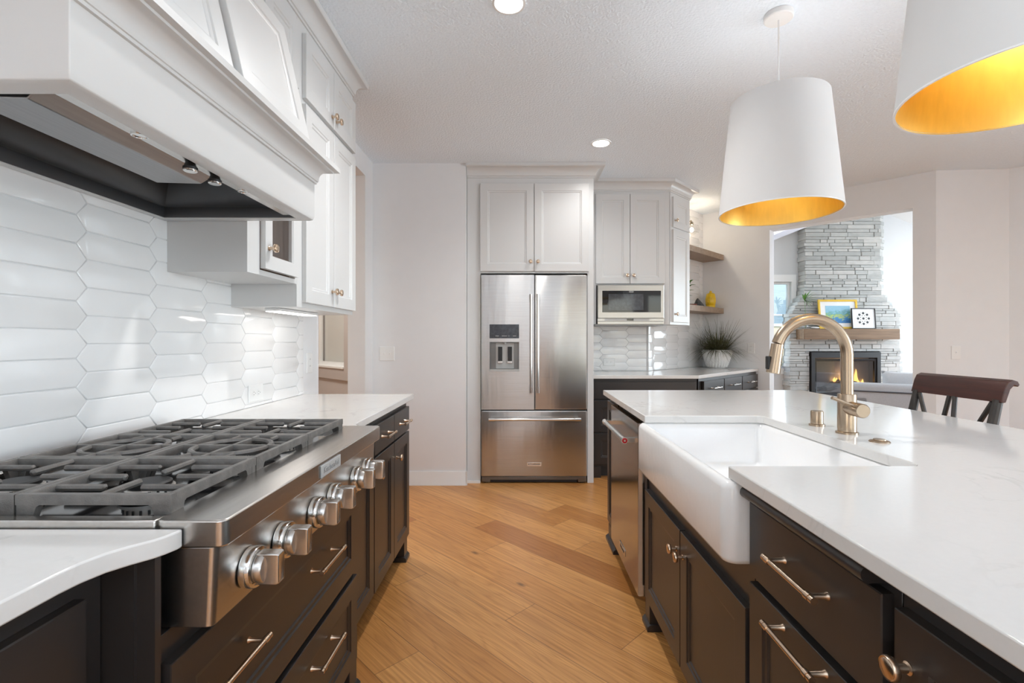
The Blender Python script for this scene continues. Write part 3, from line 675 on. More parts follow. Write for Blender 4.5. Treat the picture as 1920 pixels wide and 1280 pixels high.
struct(MB().sweep([(FX, .3), (FX, 2.745), (XW + .002, 2.745)], crown, 1).build('trim_2', M['white'], ang=25, label='white crown molding above the left wall cabinets', cat='crown molding'))
ul = thing('cabinet_light', 'lit bar light under the end wall cabinet over the tile', 'light', (-1.1, 2.3, 1.345))
MB().box(-1.13, 2.12, 1.352, -1.06, 2.52, 1.3655).build('housing', M['plastic'], ul, bev=.003)
MB().box(-1.125, 2.125, 1.349, -1.065, 2.515, 1.3518).build('diffuser', M['ledbar'], ul)

# --- plates
def plate(Mx, w, h, label, kind):
    o = thing('switch_plate' if kind.startswith('s') else 'outlet', label, 'light switch' if kind.startswith('s') else 'outlet', Mx.translation)
    m = MB(Mx); m.loft([[(a, y, b) for a, b in ((-w / 2 + i, -h / 2 + i), (w / 2 - i, -h / 2 + i), (w / 2 - i, h / 2 - i), (-w / 2 + i, h / 2 - i))] for i, y in ((0, .0005), (0, .004), (.003, .0065))])
    m.build('cover', M['plastic'], o)
    if kind == 'duplex_h':
        for sx in (-.02, .02):
            r = MB(Mx); r.lathe([(.0165, .006), (.0165, .0078)], (sx, 0, 0), 'y', 20); f = r.build('socket', M['plastic'], o)
            r = MB(Mx)
            for dx, dz in ((-.004, .006), (-.004, -.006)): r.box(sx + dx - .004, .0077, dz - .0012, sx + dx + .004, .0082, dz + .0012)
            r.lathe([(.0022, .0077), (.0022, .0082)], (sx + .008, 0, 0), 'y', 8); r.build('slot', M['greyprint'], f)
    elif kind == 'duplex_v':
        for sz in (-.02, .02):
            r = MB(Mx); r.lathe([(.0165, .006), (.0165, .0078)], (0, 0, sz), 'y', 20); f = r.build('socket', M['plastic'], o)
            r = MB(Mx)
            for dx in (-.006, .006): r.box(dx - .0012, .0077, sz - .002, dx + .0012, .0082, sz + .006)
            r.build('slot', M['greyprint'], f)
    else:
        n = int(kind[1]); 
        for i in range(n):
            sx = (i - (n - 1) / 2) * .046
            r = MB(Mx); r.box(sx - .005, .006, -.012, sx + .005, .0075, .012); r.box(sx - .004, .0075, -.002, sx + .004, .017, .007); r.build('toggle', M['plastic'], o, bev=.001)
    return o
plate(XP(XW + .0072, 2.244, .977), .12, .077, 'white horizontal outlet on the tile near the far countertop', 'duplex_h')
plate(XP(XW, 2.83, 1.09), .075, .118, 'white outlet on the bare wall end beside the tile', 'duplex_v')
plate(YM(-1.123, 4.06, 1.11), .125, .12, 'white double switch plate on the plain wall left of refrigerator', 's2')

# ================================================================== BACK WALL: refrigerator block
FY = 4.12
tc_ = thing('tall_cabinet', 'white cabinet surround with two doors over the refrigerator', 'cabinet', (.09, 4.5, 0))
m = MB()
m.box(-.455, FY, 0, -.338, 4.855, 2.63); m.box(.578, FY, 0, .632, 4.855, 2.63); m.box(-.338, FY, 1.797, .578, 4.855, 2.63)
m.build('body', M['white'], tc_, bev=.001)
for x0, x1, kx in ((-.340, .1185, .43), (.1235, .590, .03)):
    d = shaker(YM(x0, FY - .001, 1.813), x1 - x0, .751, .019, .062).build('door', M['white'], tc_); knob(YM(x0, FY - .02, 1.813), kx, .08, d, M['nickel'])
crown2 = [(a, z - .004) for a, z in crown]
MB().sweep([(-.455, FY), (.632, FY), (.632, 4.47)], [(a * 1.25, z) for a, z in crown], 1).build('crown_molding', M['white'], tc_, ang=25)
MB().box(-.455, FY - .012, 0, -.34, FY, .02).build('shoe_molding', M['trim'], tc_)
# refrigerator
fr = thing('refrigerator', 'stainless steel french door refrigerator with ice and water dispenser', 'refrigerator', (.12, 4.5, 0))
MB().box(-.326, 4.15, .05, .567, 4.84, 1.775).build('body', M['steeld'], fr)
FF = 4.095
def fdoor(name, x0, x1, z0, z1, hole=None):
    m = MB()
    if not hole:
        m.loft([rrect(x0, z0, x1, z1, .008, 0)] and [[(p[0], y, p[1]) for p in rrect(x0 + i, z0 + i, x1 - i, z1 - i, .008, 0)] for i, y in ((0, 4.148), (0, FF + .006), (.002, FF + .0015), (.006, FF))])
    else:
        a, b, c, e = hole
        m.box(x0, FF, z0, a, 4.148, z1); m.box(b, FF, z0, x1, 4.148, z1); m.box(a, FF, z0, b, 4.148, c); m.box(a, FF, e, b, 4.148, z1)
    return m.build(name, M['steel'], fr, bev=0 if not hole else .0)
dl = fdoor('door', -.331, .1205, .632, 1.781, (-.259, -.008, .977, 1.209))
dr = fdoor('door', .1255, .572, .632, 1.781)
dz = fdoor('freezer_drawer', -.331, .572, .062, .623)
for d, x in ((dl, .094), (dr, .152)):
    m = MB(); m.lathe([(.0115, .80), (.0115, 1.59)], (x, FF - .05, 0), 'z', 20)
    for z in (.805, 1.585): m.lathe([(.0145, z - .026), (.0145, z + .026)], (x, FF - .05, 0), 'z', 20); m.box(x - .009, FF - .05, z - .012, x + .009, FF, z + .012)
    m.build('handle', M['chrome'], d, ang=40)
m = MB(); m.lathe([(.012, -.262), (.012, .512)], (0, FF - .05, .556), 'x', 20)
for x in (-.24, .49): m.lathe([(.0148, x - .024), (.0148, x + .024)], (0, FF - .05, .556), 'x', 20); m.box(x - .012, FF - .05, .548, x + .012, FF, .564)
m.build('handle', M['chrome'], dz, ang=40)
pl = MB().box(.060, FF - .003, .150, .182, FF - .0005, .184).build('nameplate', M['chrome'], dz, bev=.001)
text('lettering', 'KITCHENAID', .0175, textM((.121, FF - .0034, .167), (1, 0, 0), (0, -1, 0)), M['ink'], pl, bold=.0004)
m = MB(); m.box(-.26, FF - .002, 1.240, -.008, FF + .002, 1.359); sc = m.build('display', M['lcd'], dl, bev=.003)
m = MB()
for x, wd in ((-.21, .03), (-.155, .045), (-.1, .01), (-.06, .028)): m.box(x, FF - .0026, 1.258, x + wd, FF - .002, 1.262)
m.build('icon', M['panelgrey'], sc)
m = MB(); m.box(-.259, 4.1445, .977, -.008, 4.1475, 1.209); m.box(-.2588, FF + .002, .978, -.257, 4.146, 1.208); m.box(-.0102, FF + .002, .978, -.0085, 4.146, 1.208); m.box(-.2585, FF + .002, 1.206, -.0085, 4.146, 1.2085)
dc = m.build('dispenser', M['steeld'], dl)
m = MB(); m.box(-.207, 4.125, .98, -.052, 4.144, 1.20); m.lathe([(.012, 1.19), (.012, 1.205)], (-.13, 4.12, 0), 'z', 12); m.build('backplate', M['panelgrey'], dc)
for x in (-.17, -.087):
    m = MB(); m.box(x - .018, 4.112, 1.045, x + .018, 4.126, 1.168); p_ = m.build('paddle', M['blackm'], dc, bev=.002)
    MB().box(x - .021, 4.108, 1.028, x + .021, 4.126, 1.045).build('paddle_tip', M['chrome'], p_, bev=.001)
MB().box(-.26, FF - .004, .957, -.007, FF + .01, .977).build('drip_tray', M['panelgrey'], dc, bev=.001)
m = MB(); m.prism([(-.326, .012), (-.255, .012), (-.255, .032), (.496, .032), (.496, .012), (.567, .012), (.567, .058), (-.326, .058)], FF + .006, 4.15, 'y'); m.build('kick_grille', M['steeld'], fr, bev=.002)
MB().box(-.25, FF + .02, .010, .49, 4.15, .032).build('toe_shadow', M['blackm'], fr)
for x in (-.29, .53): MB().lathe([(.018, 0), (.02, .004), (.012, .012)], (x, FF + .03, 0), 'z', 16).build('foot', M['chrome'], fr)

# ================================================================== CORNER BLOCK: microwave, angled cabinet, base run
mc = thing('wall_cabinet', 'white two-door wall cabinet framing the microwave', 'cabinet', (1.02, 4.68, 1.37))
m = MB(); m.prism([(.636, 4.50), (1.403, 4.50), (1.403, 4.855), (.636, 4.855)], 1.738, 2.634); m.box(.636, 4.50, 1.372, .714, 4.855, 1.738); m.box(1.34, 4.50, 1.372, 1.403, 4.855, 1.738)
m.build('body', M['white'], mc, bev=.001)
for x0, x1, kx in ((.708, 1.0255, .29), (1.0295, 1.352, .028)):
    d = shaker(YM(x0, 4.499, 1.752), x1 - x0, .838).build('door', M['white'], mc); knob(YM(x0, 4.48, 1.752), kx, .075, d, M['nickel'])
U45 = (.70711, .70711, 0); N45 = (.70711, -.70711, 0)
ac = thing('wall_cabinet', 'narrow white wall cabinet angled between microwave and floating shelves', 'cabinet', (1.5, 4.8, 1.37))
A0 = Vector((1.407, 4.503)); A1 = A0 + Vector((.70711, .70711)) * .402
MB().prism([tuple(A0), tuple(A1), tuple(A1 + Vector((-.70711, .70711)) * .305), tuple(A0 + Vector((-.70711, .70711)) * .14 + Vector((.02, .2))), (1.408, 4.83)], 1.372, 2.634).build('body', M['white'], ac)
for z0, z1, kz in ((1.396, 2.268, .075), (2.29, 2.575, .065)):
    B = basis((A0.x + .70711 * .035, A0.y + .70711 * .035, z0), U45, N45)
    d = shaker(B, .33, z1 - z0).build('door', M['white'], ac); knob(B @ T(0, .019, 0), .03, kz, d, M['nickel'])
struct(MB().sweep([(.634, 4.50), (1.405, 4.50), tuple(A1), tuple(A1 + Vector((-.70711, .70711)) * .30)], crown, 1).build('trim_3', M['white'], ang=25, label='white crown molding over the microwave and angled cabinets', cat='crown molding'))
# microwave
mw = thing('microwave', 'stainless steel built-in microwave with a black glass door', 'microwave', (1.027, 4.65, 1.372))
MB().box(.72, 4.475, 1.374, 1.334, 4.84, 1.733).build('body', M['steeld'], mw)
d = MB(); d.loft([[(a, y, c_) for a, c_ in ((.72 + i, 1.428 + i), (1.334 - i, 1.428 + i), (1.334 - i, 1.735 - i), (.72 + i, 1.735 - i))] for i, y in ((0, 4.474), (0, 4.447), (.003, 4.444))]); d = d.build('door', M['mwsteel'], mw)
g_ = MB().box(.762, 4.4415, 1.482, 1.305, 4.4445, 1.682).build('window', M['bglass'], d, bev=.001)
MB().box(.818, 4.4405, 1.502, 1.142, 4.4416, 1.652).build('screen', M['lcd'], g_)
m = MB(); m.tube([(1.03 + .022 * math.cos(2 * math.pi * i / 20), 4.441, 1.672 + .007 * math.sin(2 * math.pi * i / 20)) for i in range(20)], .0012, 6, closed=True); m.box(1.012, 4.4405, 1.670, 1.048, 4.4412, 1.674); m.build('emblem', M['panelgrey'], d)
cp = MB().box(.72, 4.447, 1.40, 1.334, 4.474, 1.425).build('control_panel', M['mwsteel'], mw)
m = MB(); m.box(.785, 4.4455, 1.404, 1.20, 4.4468, 1.424) ; m.build('touch_pad', M['panelgrey'], cp)
m = MB(); m.box(.99, 4.4445, 1.405, 1.05, 4.4455, 1.423); m.build('clock', M['bglass'], cp)
MB().box(.72, 4.448, 1.374, 1.334, 4.474, 1.396).build('vent_grille', M['mwsteel'], mw)
MB().box(.70, 4.452, 1.362, 1.336, 4.80, 1.3725).build('base_plate', M['steeld'], mw)
plate(YM(.90, 4.852, 1.005), .115, .075, 'white horizontal outlet in the tile under the microwave', 'duplex_h')
# base cabinets
c = thing('base_cabinet', 'charcoal three-drawer base cabinet beside the refrigerator', 'cabinet', (1.1, 4.5, 0))
MB().prism([(.636, 4.28), (1.575, 4.28), (1.30, 4.84), (.636, 4.84)], .10, .883).build('body', M['dark'], c)
MB().box(.64, 4.34, 0, 1.3, 4.8, .10).build('toe_kick', M['darkin'], c)
slab(YM(.66, 4.28, .70), .90, .155).build('drawer', M['dark'], c)
for z0, z1 in ((.41, .685), (.125, .395)): 
    d = shaker(YM(.66, 4.28, z0), .90, z1 - z0).build('drawer', M['dark'], c); pull(YM(.66, 4.261, z0), .45, (z1 - z0) / 2 + .05, .16, d, M['nickel'])
m = MB(); m.box(.65, 4.27, 0, .72, 4.34, .10); m.build('foot', M['dark'], c, bev=.002)
c = thing('base_cabinet', 'charcoal base cabinet with three small drawers set at an angle under the plant', 'cabinet', (2.0, 5.0, 0))
F0 = Vector((1.60, 4.28)); 
MB().prism([(1.592, 4.285), tuple(F0 + Vector((.70711, .70711)) * 1.405), AW(1.24, .01), AW(.03, .01), (1.32, 4.83)], .10, .883).build('body', M['dark'], c)
MB().prism([tuple(F0 + Vector((-.05, .07))), tuple(F0 + Vector((.70711, .70711)) * 1.40 + Vector((-.05, .05))), AW(1.2, .05), AW(.1, .05)], 0, .10).build('toe_kick', M['darkin'], c)
for i in range(3):
    s0 = .055 + i * .455
    B = basis((F0.x + .70711 * s0, F0.y + .70711 * s0, 0), U45, N45)
    d = slab(B @ T(0, 0, .715), .44, .14).build('drawer', M['dark'], c); pull(B @ T(0, .019, .715), .22, .07, .17, d, M['chrome'])
    d = shaker(B @ T(0, 0, .125), .44, .575).build('door', M['dark'], c); knob(B @ T(0, .019, .125), .05, .5, d, M['nickel'])
MB().prism([(.636, 4.232), (1.578, 4.232), (2.618, 5.272), (2.17, 5.718), AW(.005, .008), (.636, 4.85)], .884, .914).build('countertop', M['quartz'], bev=.003, label='white quartz corner countertop with the potted grass on it', cat='countertop')

# floating shelves and what stands on them
for z, lab in ((2.147, 'upper oak floating shelf on the angled tile wall, empty'), (1.531, 'lower oak floating shelf holding the yellow jar')):
    MB().prism([AW(.262, .008), AW(.262, .255), AW(1.248, .255), AW(1.248, .008)], z, z + .062).build('floating_shelf', M['shelf'], bev=.002, label=lab, cat='shelf', group='floating shelves')
sx, sy = AW(1.135, .15)
j = thing('lidded_jar', 'yellow glazed ceramic jar with a knobbed lid on the lower shelf', 'jar', (sx, sy, 1.593))
MB().lathe([(.044, 1.593), (.05, 1.600), (.05, 1.622), (.047, 1.626), (.053, 1.632), (.057, 1.665), (.057, 1.70), (.050, 1.735), (.046, 1.748)], (sx, sy, 0), 'z', 28).build('body', M['yellow'], j, ang=50)
MB().lathe([(.048, 1.748), (.046, 1.756), (.030, 1.766), (.016, 1.770), (.013, 1.776), (.015, 1.784), (.008, 1.792)], (sx, sy, 0), 'z', 24).build('lid', M['yellow'], j, ang=50)
m = MB(); m.sphere((sx - .022, sy - .05, 1.712), .012, 10, 1, .6, 1); m.sphere((sx - .006, sy - .054, 1.700), .010, 10, 1, .6, 1); m.build('ornament', M['gframe'], j)
for e in (-1, 1):
    m = MB(); q = Vector((sx, sy, 1.67)) + Vector((.70711, .70711, 0)) * e * .056; m.tube([tuple(q + Vector((0, 0, .018))), tuple(q + Vector((.70711, .70711, 0)) * e * .012 + Vector((0, 0, .012))), tuple(q + Vector((.70711, .70711, 0)) * e * .012 + Vector((0, 0, -.012))), tuple(q + Vector((0, 0, -.018)))], .005, 8); m.build('ear', M['yellow'], j)
sx, sy = AW(.83, .15)
m = MB(); m.loft([[(sx + r * math.cos(a) + dx, sy + r * math.sin(a), 1.5935 + h) for a in [2 * math.pi * k / 9 for k in range(9)]] for r, h, dx in ((.062, 0, 0), (.056, .02, -.003), (.040, .045, -.006), (.024, .07, -.012), (.010, .09, -.014), (.003, .096, -.014))])
m.build('ornament', M['stoneitem'], bev=.002, label='dark grey peaked pottery ornament beside the yellow jar', cat='ornament')
sx, sy = AW(.66, .15)
m = MB(); m.lathe([(.035, 1.5935), (.05, 1.600), (.055, 1.615), (.05, 1.613), (.03, 1.603)], (sx, sy, 0), 'z', 20); m.build('dish', M['redclay'], label='small red clay dish left of the peaked ornament', cat='dish')
sx, sy = AW(.52, .13)
p = thing('potted_plant', 'green leafy sprig mostly hidden behind the angled cabinet', 'plant', (sx, sy, 1.593))
MB().lathe([(.03, 1.5935), (.04, 1.61), (.042, 1.66), (.036, 1.665), (.034, 1.65)], (sx, sy, 0), 'z', 18).build('pot', M['pot'], p)
MB().tube([(sx, sy, 1.65), (sx + .015, sy - .005, 1.74), (sx + .05, sy - .01, 1.84)], .003, 6).build('stem', M['leaf'], p)
def leafy(m, c, d, L, wd, up=.3):
    d = Vector(d).normalized(); s = d.cross(Vector((0, 0, 1))); s = s.normalized() if s.length > .01 else Vector((1, 0, 0)); nrm = s.cross(d)
    rows = []
    for k in range(6):
        t = k / 5; ww = wd * math.sin(math.pi * (.06 + .94 * t) ** .8) + .0008; q = Vector(c) + d * L * t + nrm * (-L * up * t * t)
        rows.append([tuple(q + s * ww + nrm * ww * .3), tuple(q), tuple(q - s * ww + nrm * ww * .3)])
    V = [[m.v(x) for x in r] for r in rows]
    for a, b in zip(V, V[1:]):
        m.f([a[0], a[1], b[1], b[0]]); m.f([a[1], a[2], b[2], b[1]])
m = MB()
for k in range(9):
    t = k / 8; leafy(m, (sx + .01 + .045 * t, sy - .005 - .006 * t, 1.69 + .15 * t), (math.cos(k * 2.1) + .7, math.sin(k * 2.1) - .3, .7), .075, .016)
m.build('foliage', M['leaf'], p)

# wall sconce
sx, sy = AW(.717, 0); gx_, gy_ = AW(.717, .12)
sc_ = thing('wall_sconce', 'brass wall sconce with a lit clear globe above the upper shelf', 'wall lamp', (sx, sy, 2.44))
B = basis((sx, sy, 0), U45, N45)
m = MB(B); m.lathe([(.045, .0085), (.045, .018), (.03, .024)], (0, 0, 2.52), 'y', 24); m.build('backplate', M['brass'], sc_)
m = MB(B); m.tube([(0, .02, 2.52), (0, .09, 2.525), (0, .115, 2.535), (0, .12, 2.52), (0, .12, 2.50)], .007, 10); m.lathe([(.012, 2.485), (.018, 2.49), (.018, 2.515), (.010, 2.522)], (0, .12, 0), 'z', 18); m.build('arm', M['brass'], sc_)
MB().sphere((gx_, gy_, 2.432), .062, 24).build('globe', M['globe'], sc_)
MB().sphere((gx_, gy_, 2.435), .018, 14, 1, 1, 1.3).build('bulb', M['filament'], sc_)
bulb('sconce_glow', (gx_, gy_, 2.435), 9, .02, (1, .82, .6))

# potted grass
px_, py_ = 2.225, 5.42
p = thing('potted_grass', 'spiky ornamental grass in a white knobbly bowl on the corner counter', 'plant', (px_, py_, .914))
m = MB(); loops = []
prof_ = [(.085, .914), (.088, .917), (.105, .945), (.128, .985), (.145, 1.03), (.152, 1.075), (.150, 1.108), (.148, 1.116)]
for r, z in prof_: loops.append([(px_ + r * math.cos(2 * math.pi * k / 36), py_ + r * math.sin(2 * math.pi * k / 36), z) for k in range(36)])
for r, z in ((.141, 1.116), (.136, 1.08)): loops.append([(px_ + r * math.cos(2 * math.pi * k / 36), py_ + r * math.sin(2 * math.pi * k / 36), z) for k in range(36)])
m.loft(loops)
for i in range(9):
    z = .93 + i * .0205; t = (z - .914) / .2
    z += .004
    r = .088 + (.152 - .088) * min(1, t * 1.15) ** .75
    n = int(2 * math.pi * r / .029)
    for k in range(n):
        a = 2 * math.pi * (k + (.5 if i % 2 else 0)) / n; m.sphere((px_ + r * math.cos(a), py_ + r * math.sin(a), z), .0145, 8)
m.build('bowl', M['pot'], p, ang=60)
MB().lathe([(.134, 1.09), (.134, 1.096), (.02, 1.10)], (px_, py_, 0), 'z', 24).build('soil', M['soil'], p)
m = MB()
for k in range(820):
    a = random.uniform(0, 2 * math.pi); r0 = random.uniform(0, .11); L = random.uniform(.18, .46); lean = random.triangular(.25, 1.6, 1.3)
    d = Vector((math.cos(a), math.sin(a), 0)); s = Vector((-d.y, d.x, 0)); b0 = Vector((px_, py_, 1.095)) + d * r0
    sag = random.uniform(.02, .2) * lean
    wd = random.uniform(.0022, .0050); prev = None
    for q in range(6):
        t = q / 5; pt = b0 + d * (L * math.sin(lean) * t) + Vector((0, 0, L * math.cos(lean) * t - sag * t * t + .03 * t))
        if (pt.x - 2.176) + (pt.y - 5.726) > -.03: pt -= Vector((.70711, .70711, 0)) * (((pt.x - 2.176) + (pt.y - 5.726) + .03) / 1.41421)
        e = (pt.x - 1.29) - (pt.y - 4.84)
        if e < .06: pt += Vector((.5, -.5, 0)) * (.06 - e)
        rr_ = math.hypot(pt.x - px_, pt.y - py_); pt.z = min(max(pt.z, 1.112 if rr_ < .17 else max(.985, 1.112 - (rr_ - .17) * .75)), 1.5)
        ww = wd * (1 - t * .85); cur = (m.v(pt + s * ww), m.v(pt - s * ww))
        if prev: m.f([prev[0], prev[1], cur[1], cur[0]])
        prev = cur
m.build('foliage', M['grass'], p)

# ================================================================== ISLAND
IX = .555; DX = .536        # frame face and door face (facing -X)
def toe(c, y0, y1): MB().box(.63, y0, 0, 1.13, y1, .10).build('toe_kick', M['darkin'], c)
c = thing('island_cabinet', 'charcoal panelled end cabinet of the island beyond the dishwasher', 'cabinet', (.85, 2.84, 0))
carcass('body', c, IX, 2.735, .10, 1.15, 2.95, .883, M['dark']); toe(c, 2.74, 2.9)
shaker(XM(IX, 2.742, .125), .20, .73, rail=.05).build('panel', M['dark'], c)
m = MB(); m.box(.545, 2.74, 0, .62, 2.955, .10); m.prism([(.53, 0), (.63, 0), (.63, .018), (.63, .03), (.545, .03), (.53, .018)], 2.735, 2.97, 'y'); m.build('foot', M['dark'], c, bev=.002)
# dishwasher
dw = thing('dishwasher', 'stainless steel dishwasher with a bar handle built into the island', 'dishwasher', (.85, 2.41, 0))
MB().box(.562, 2.105, .10, 1.15, 2.728, .88).build('body', M['blackm'], dw)
MB().box(.63, 2.11, 0, 1.1, 2.725, .10).build('toe_kick', M['blackm'], dw)
d = MB(); d.loft([[(x, a, b) for a, b in ((2.106 + i, .10 + i), (2.727 - i, .10 + i), (2.727 - i, .858 - i), (2.106 + i, .858 - i))] for i, x in ((0, .561), (0, .521), (.002, .518))]); d = d.build('door', M['dwsteel'], dw)
m = MB(); m.lathe([(.0125, 2.135), (.0125, 2.63)], (.464, 0, .778), 'y', 20)
h = m.build('handle', M['chrome'], d, ang=40)
m = MB()
for y in (2.15, 2.612): m.lathe([(.0145, y - .022), (.0145, y + .018)], (.464, 0, .778), 'y', 20); m.box(.464, y - .014, .768, .518, y + .012, .788)
m.build('bracket', M['chrome'], h, ang=40)
m = MB(); m.lathe([(.012, 2.1282), (.012, 2.1262), (.010, 2.1255)], (.464, 0, .778), 'y', 20); md = m.build('medallion', M['red'], h)
m = MB(); m.lathe([(.004, 2.1256), (.004, 2.1246)], (.464, 0, .778), 'y', 12); m.build('medallion_center', M['chrome'], md)
pl = MB().box(.515, 2.36, .158, .518, 2.49, .188).build('nameplate', M['chrome'], d, bev=.001)
text('lettering', 'KitchenAid', .020, textM((.5145, 2.425, .173), (0, -1, 0), (-1, 0, 0)), M['ink'], pl)
# sink base
c = thing('island_cabinet', 'charcoal two-door cabinet under the farmhouse sink', 'cabinet', (.85, 1.6, 0))
carcass('body', c, IX, 1.133, .10, 1.15, 2.10, .682, M['dark'])
MB().box(.547, 2.066, .10, .64, 2.103, .883).build('stile', M['dark'], c); toe(c, 1.13, 2.1)
for y0, y1, ky in ((1.142, 1.606, .435), (1.612, 2.062, .03)):
    d = shaker(XM(IX, y0, .125), y1 - y0, .46).build('door', M['dark'], c); knob(XM(DX, y0, .125), ky, .385, d, M['nickel'])
feet(c, .545, 2.018, -1, M['dark'])
# drawer base
c = thing('island_cabinet', 'charcoal cabinet with a drawer and pull-out bin beside the sink', 'cabinet', (.85, .91, 0))
carcass('body', c, IX, .697, .10, 1.15, 1.130, .883, M['dark']); toe(c, .7, 1.13)
d = slab(XM(IX, .712, .678), .410, .168).build('drawer', M['dark'], c); pull(XM(DX, .905, .776), 0, 0, .17, d, M['nickel'])
d = shaker(XM(IX, .712, .125), .410, .535).build('bin_front', M['dark'], c); pull(XM(DX, .91, .637), 0, 0, .17, d, M['nickel'])
m = MB(); m.tube([(.530, .728, .8665), (.530, 1.128, .8665)], .0135, 16); m.box(.530, .7285, .8535, .57, 1.1275, .8795); m.build('pull_out_board', M['dark'], c)
# near door cabinets
c = thing('island_cabinet', 'charcoal single-door cabinet under the near end of the island', 'cabinet', (.85, .45, 0))
carcass('body', c, IX, .20, .10, 1.15, .694, .883, M['dark']); toe(c, .2, .69)
d = shaker(XM(IX, .21, .125), .478, .715).build('door', M['dark'], c); knob(XM(DX, .21, .125), .452, .645, d, M['nickel'], 1.0)
MB().box(1.155, -.55, .0, 1.175, 2.93, .883).build('island_back_panel', M['dark'], label='charcoal back panel of the island on the stool side', cat='panel')
ctop = [(.511, -.6), (1.745, -.6), (1.745, 2.98), (.516, 2.98), (.511, 1.965), (.972, 1.965), (.99, 1.947), (.99, 1.197), (.972, 1.179), (.511, 1.179)]
MB().prism(ctop, .884, .914).build('countertop', M['quartz'], bev=.003, label='white quartz island countertop around the farmhouse sink', cat='countertop')
m = MB(); m.box(.56, -.55, .10, 1.15, .197, .883); m.build('island_cabinet', M['dark'], label='charcoal cabinet at the near end of the island beside the camera', cat='cabinet')
# sink
SX0, SX1, SY0, SY1 = .487, 1.02, 1.140, 2.0
m = MB(); lp = [rrect(SX0 + i, SY0 + i, SX1 - i, SY1 - i, max(r, .004), z, 6) for i, r, z in
    ((.02, .02, .684), (.006, .03, .688), (0, .034, .700), (0, .034, .865), (.004, .032, .876), (.012, .026, .8825), (.024, .022, .8825), (.032, .024, .876), (.036, .026, .86), (.042, .03, .73), (.06, .04, .705), (.12, .05, .698))]
m.loft(lp); sk_ = m.build('farmhouse_sink', M['porc'], ang=50, label='white fireclay apron-front farmhouse sink set into the island', cat='sink')
MB().lathe([(.045, .6985), (.044, .7005), (.02, .7000)], (.75, 1.57, 0), 'z', 24).build('drain', M['brass'], sk_)
# faucet
fx_, fy_ = 1.085, 1.593
fa = thing('faucet', 'champagne bronze gooseneck kitchen faucet behind the sink', 'faucet', (fx_, fy_, .914))
MB().lathe([(.033, .914), (.033, .920), (.0275, .922), (.0275, 1.043), (.0265, 1.045)], (fx_, fy_, 0), 'z', 32).build('body', M['brass'], fa, ang=40)
rad = .118; zc = 1.175
pts = [(fx_, fy_, 1.04), (fx_, fy_, 1.10)] + [(fx_ - rad + rad * math.cos(R(a)), fy_ - .0, zc + rad * math.sin(R(a))) for a in range(0, 171, 9)]
e = pts[-1]; tdir = Vector((-math.sin(R(171)), 0, math.cos(R(171))))
MB().tube(pts, .0185, 20).build('spout', M['brass'], fa, ang=60)
q0 = Vector(e) + tdir * .0; q1 = q0 + tdir * .030; q2 = q0 + tdir * .098
hd2 = MB().tube([tuple(q0 + tdir * .002), tuple(q1), tuple(q2), tuple(q2 + tdir * .002)], [.0192, .0197, .0215, .018], 20).build('spray_head', M['brass'], fa, ang=40)
bx_ = Vector((q1 + q2) / 2) + Vector((-.021, 0, 0)); MB().box(bx_.x - .006, bx_.y - .009, bx_.z - .022, bx_.x + .004, bx_.y + .009, bx_.z + .022).build('button', M['blackm'], hd2, bev=.003)
hv = Vector((-.1, -.995, 0)).normalized(); hb = Vector((fx_, fy_, 1.0))
hn_ = MB().tube([tuple(hb + hv * .015), tuple(hb + hv * .04), tuple(hb + hv * .086), tuple(hb + hv * .089)], [.0225, .0225, .0225, .020], 24).build('handle', M['brass'], fa, ang=40)
l0 = hb + hv * .066 + Vector((0, 0, .006)); MB().tube([tuple(l0), tuple(l0 + Vector((-.086, .0, .034)))], .0055, 12).build('lever', M['brass'], hn_)
m = MB(); m.lathe([(.0255, .914), (.0255, .921), (.0205, .9225), (.0205, .965), (.019, .968), (.008, .9682)], (1.073, 1.735, 0), 'z', 28); m.build('soap_dispenser', M['brass'], ang=40, label='short bronze soap dispenser cap left of the faucet', cat='soap dispenser')
m = MB(); m.lathe([(.028, .914), (.026, .9175), (.017, .920), (.0165, .9225), (.006, .9235)], (1.093, 1.459, 0), 'z', 28); m.build('air_switch', M['brass'], ang=40, label='low bronze push button on the island right of the faucet', cat='button')

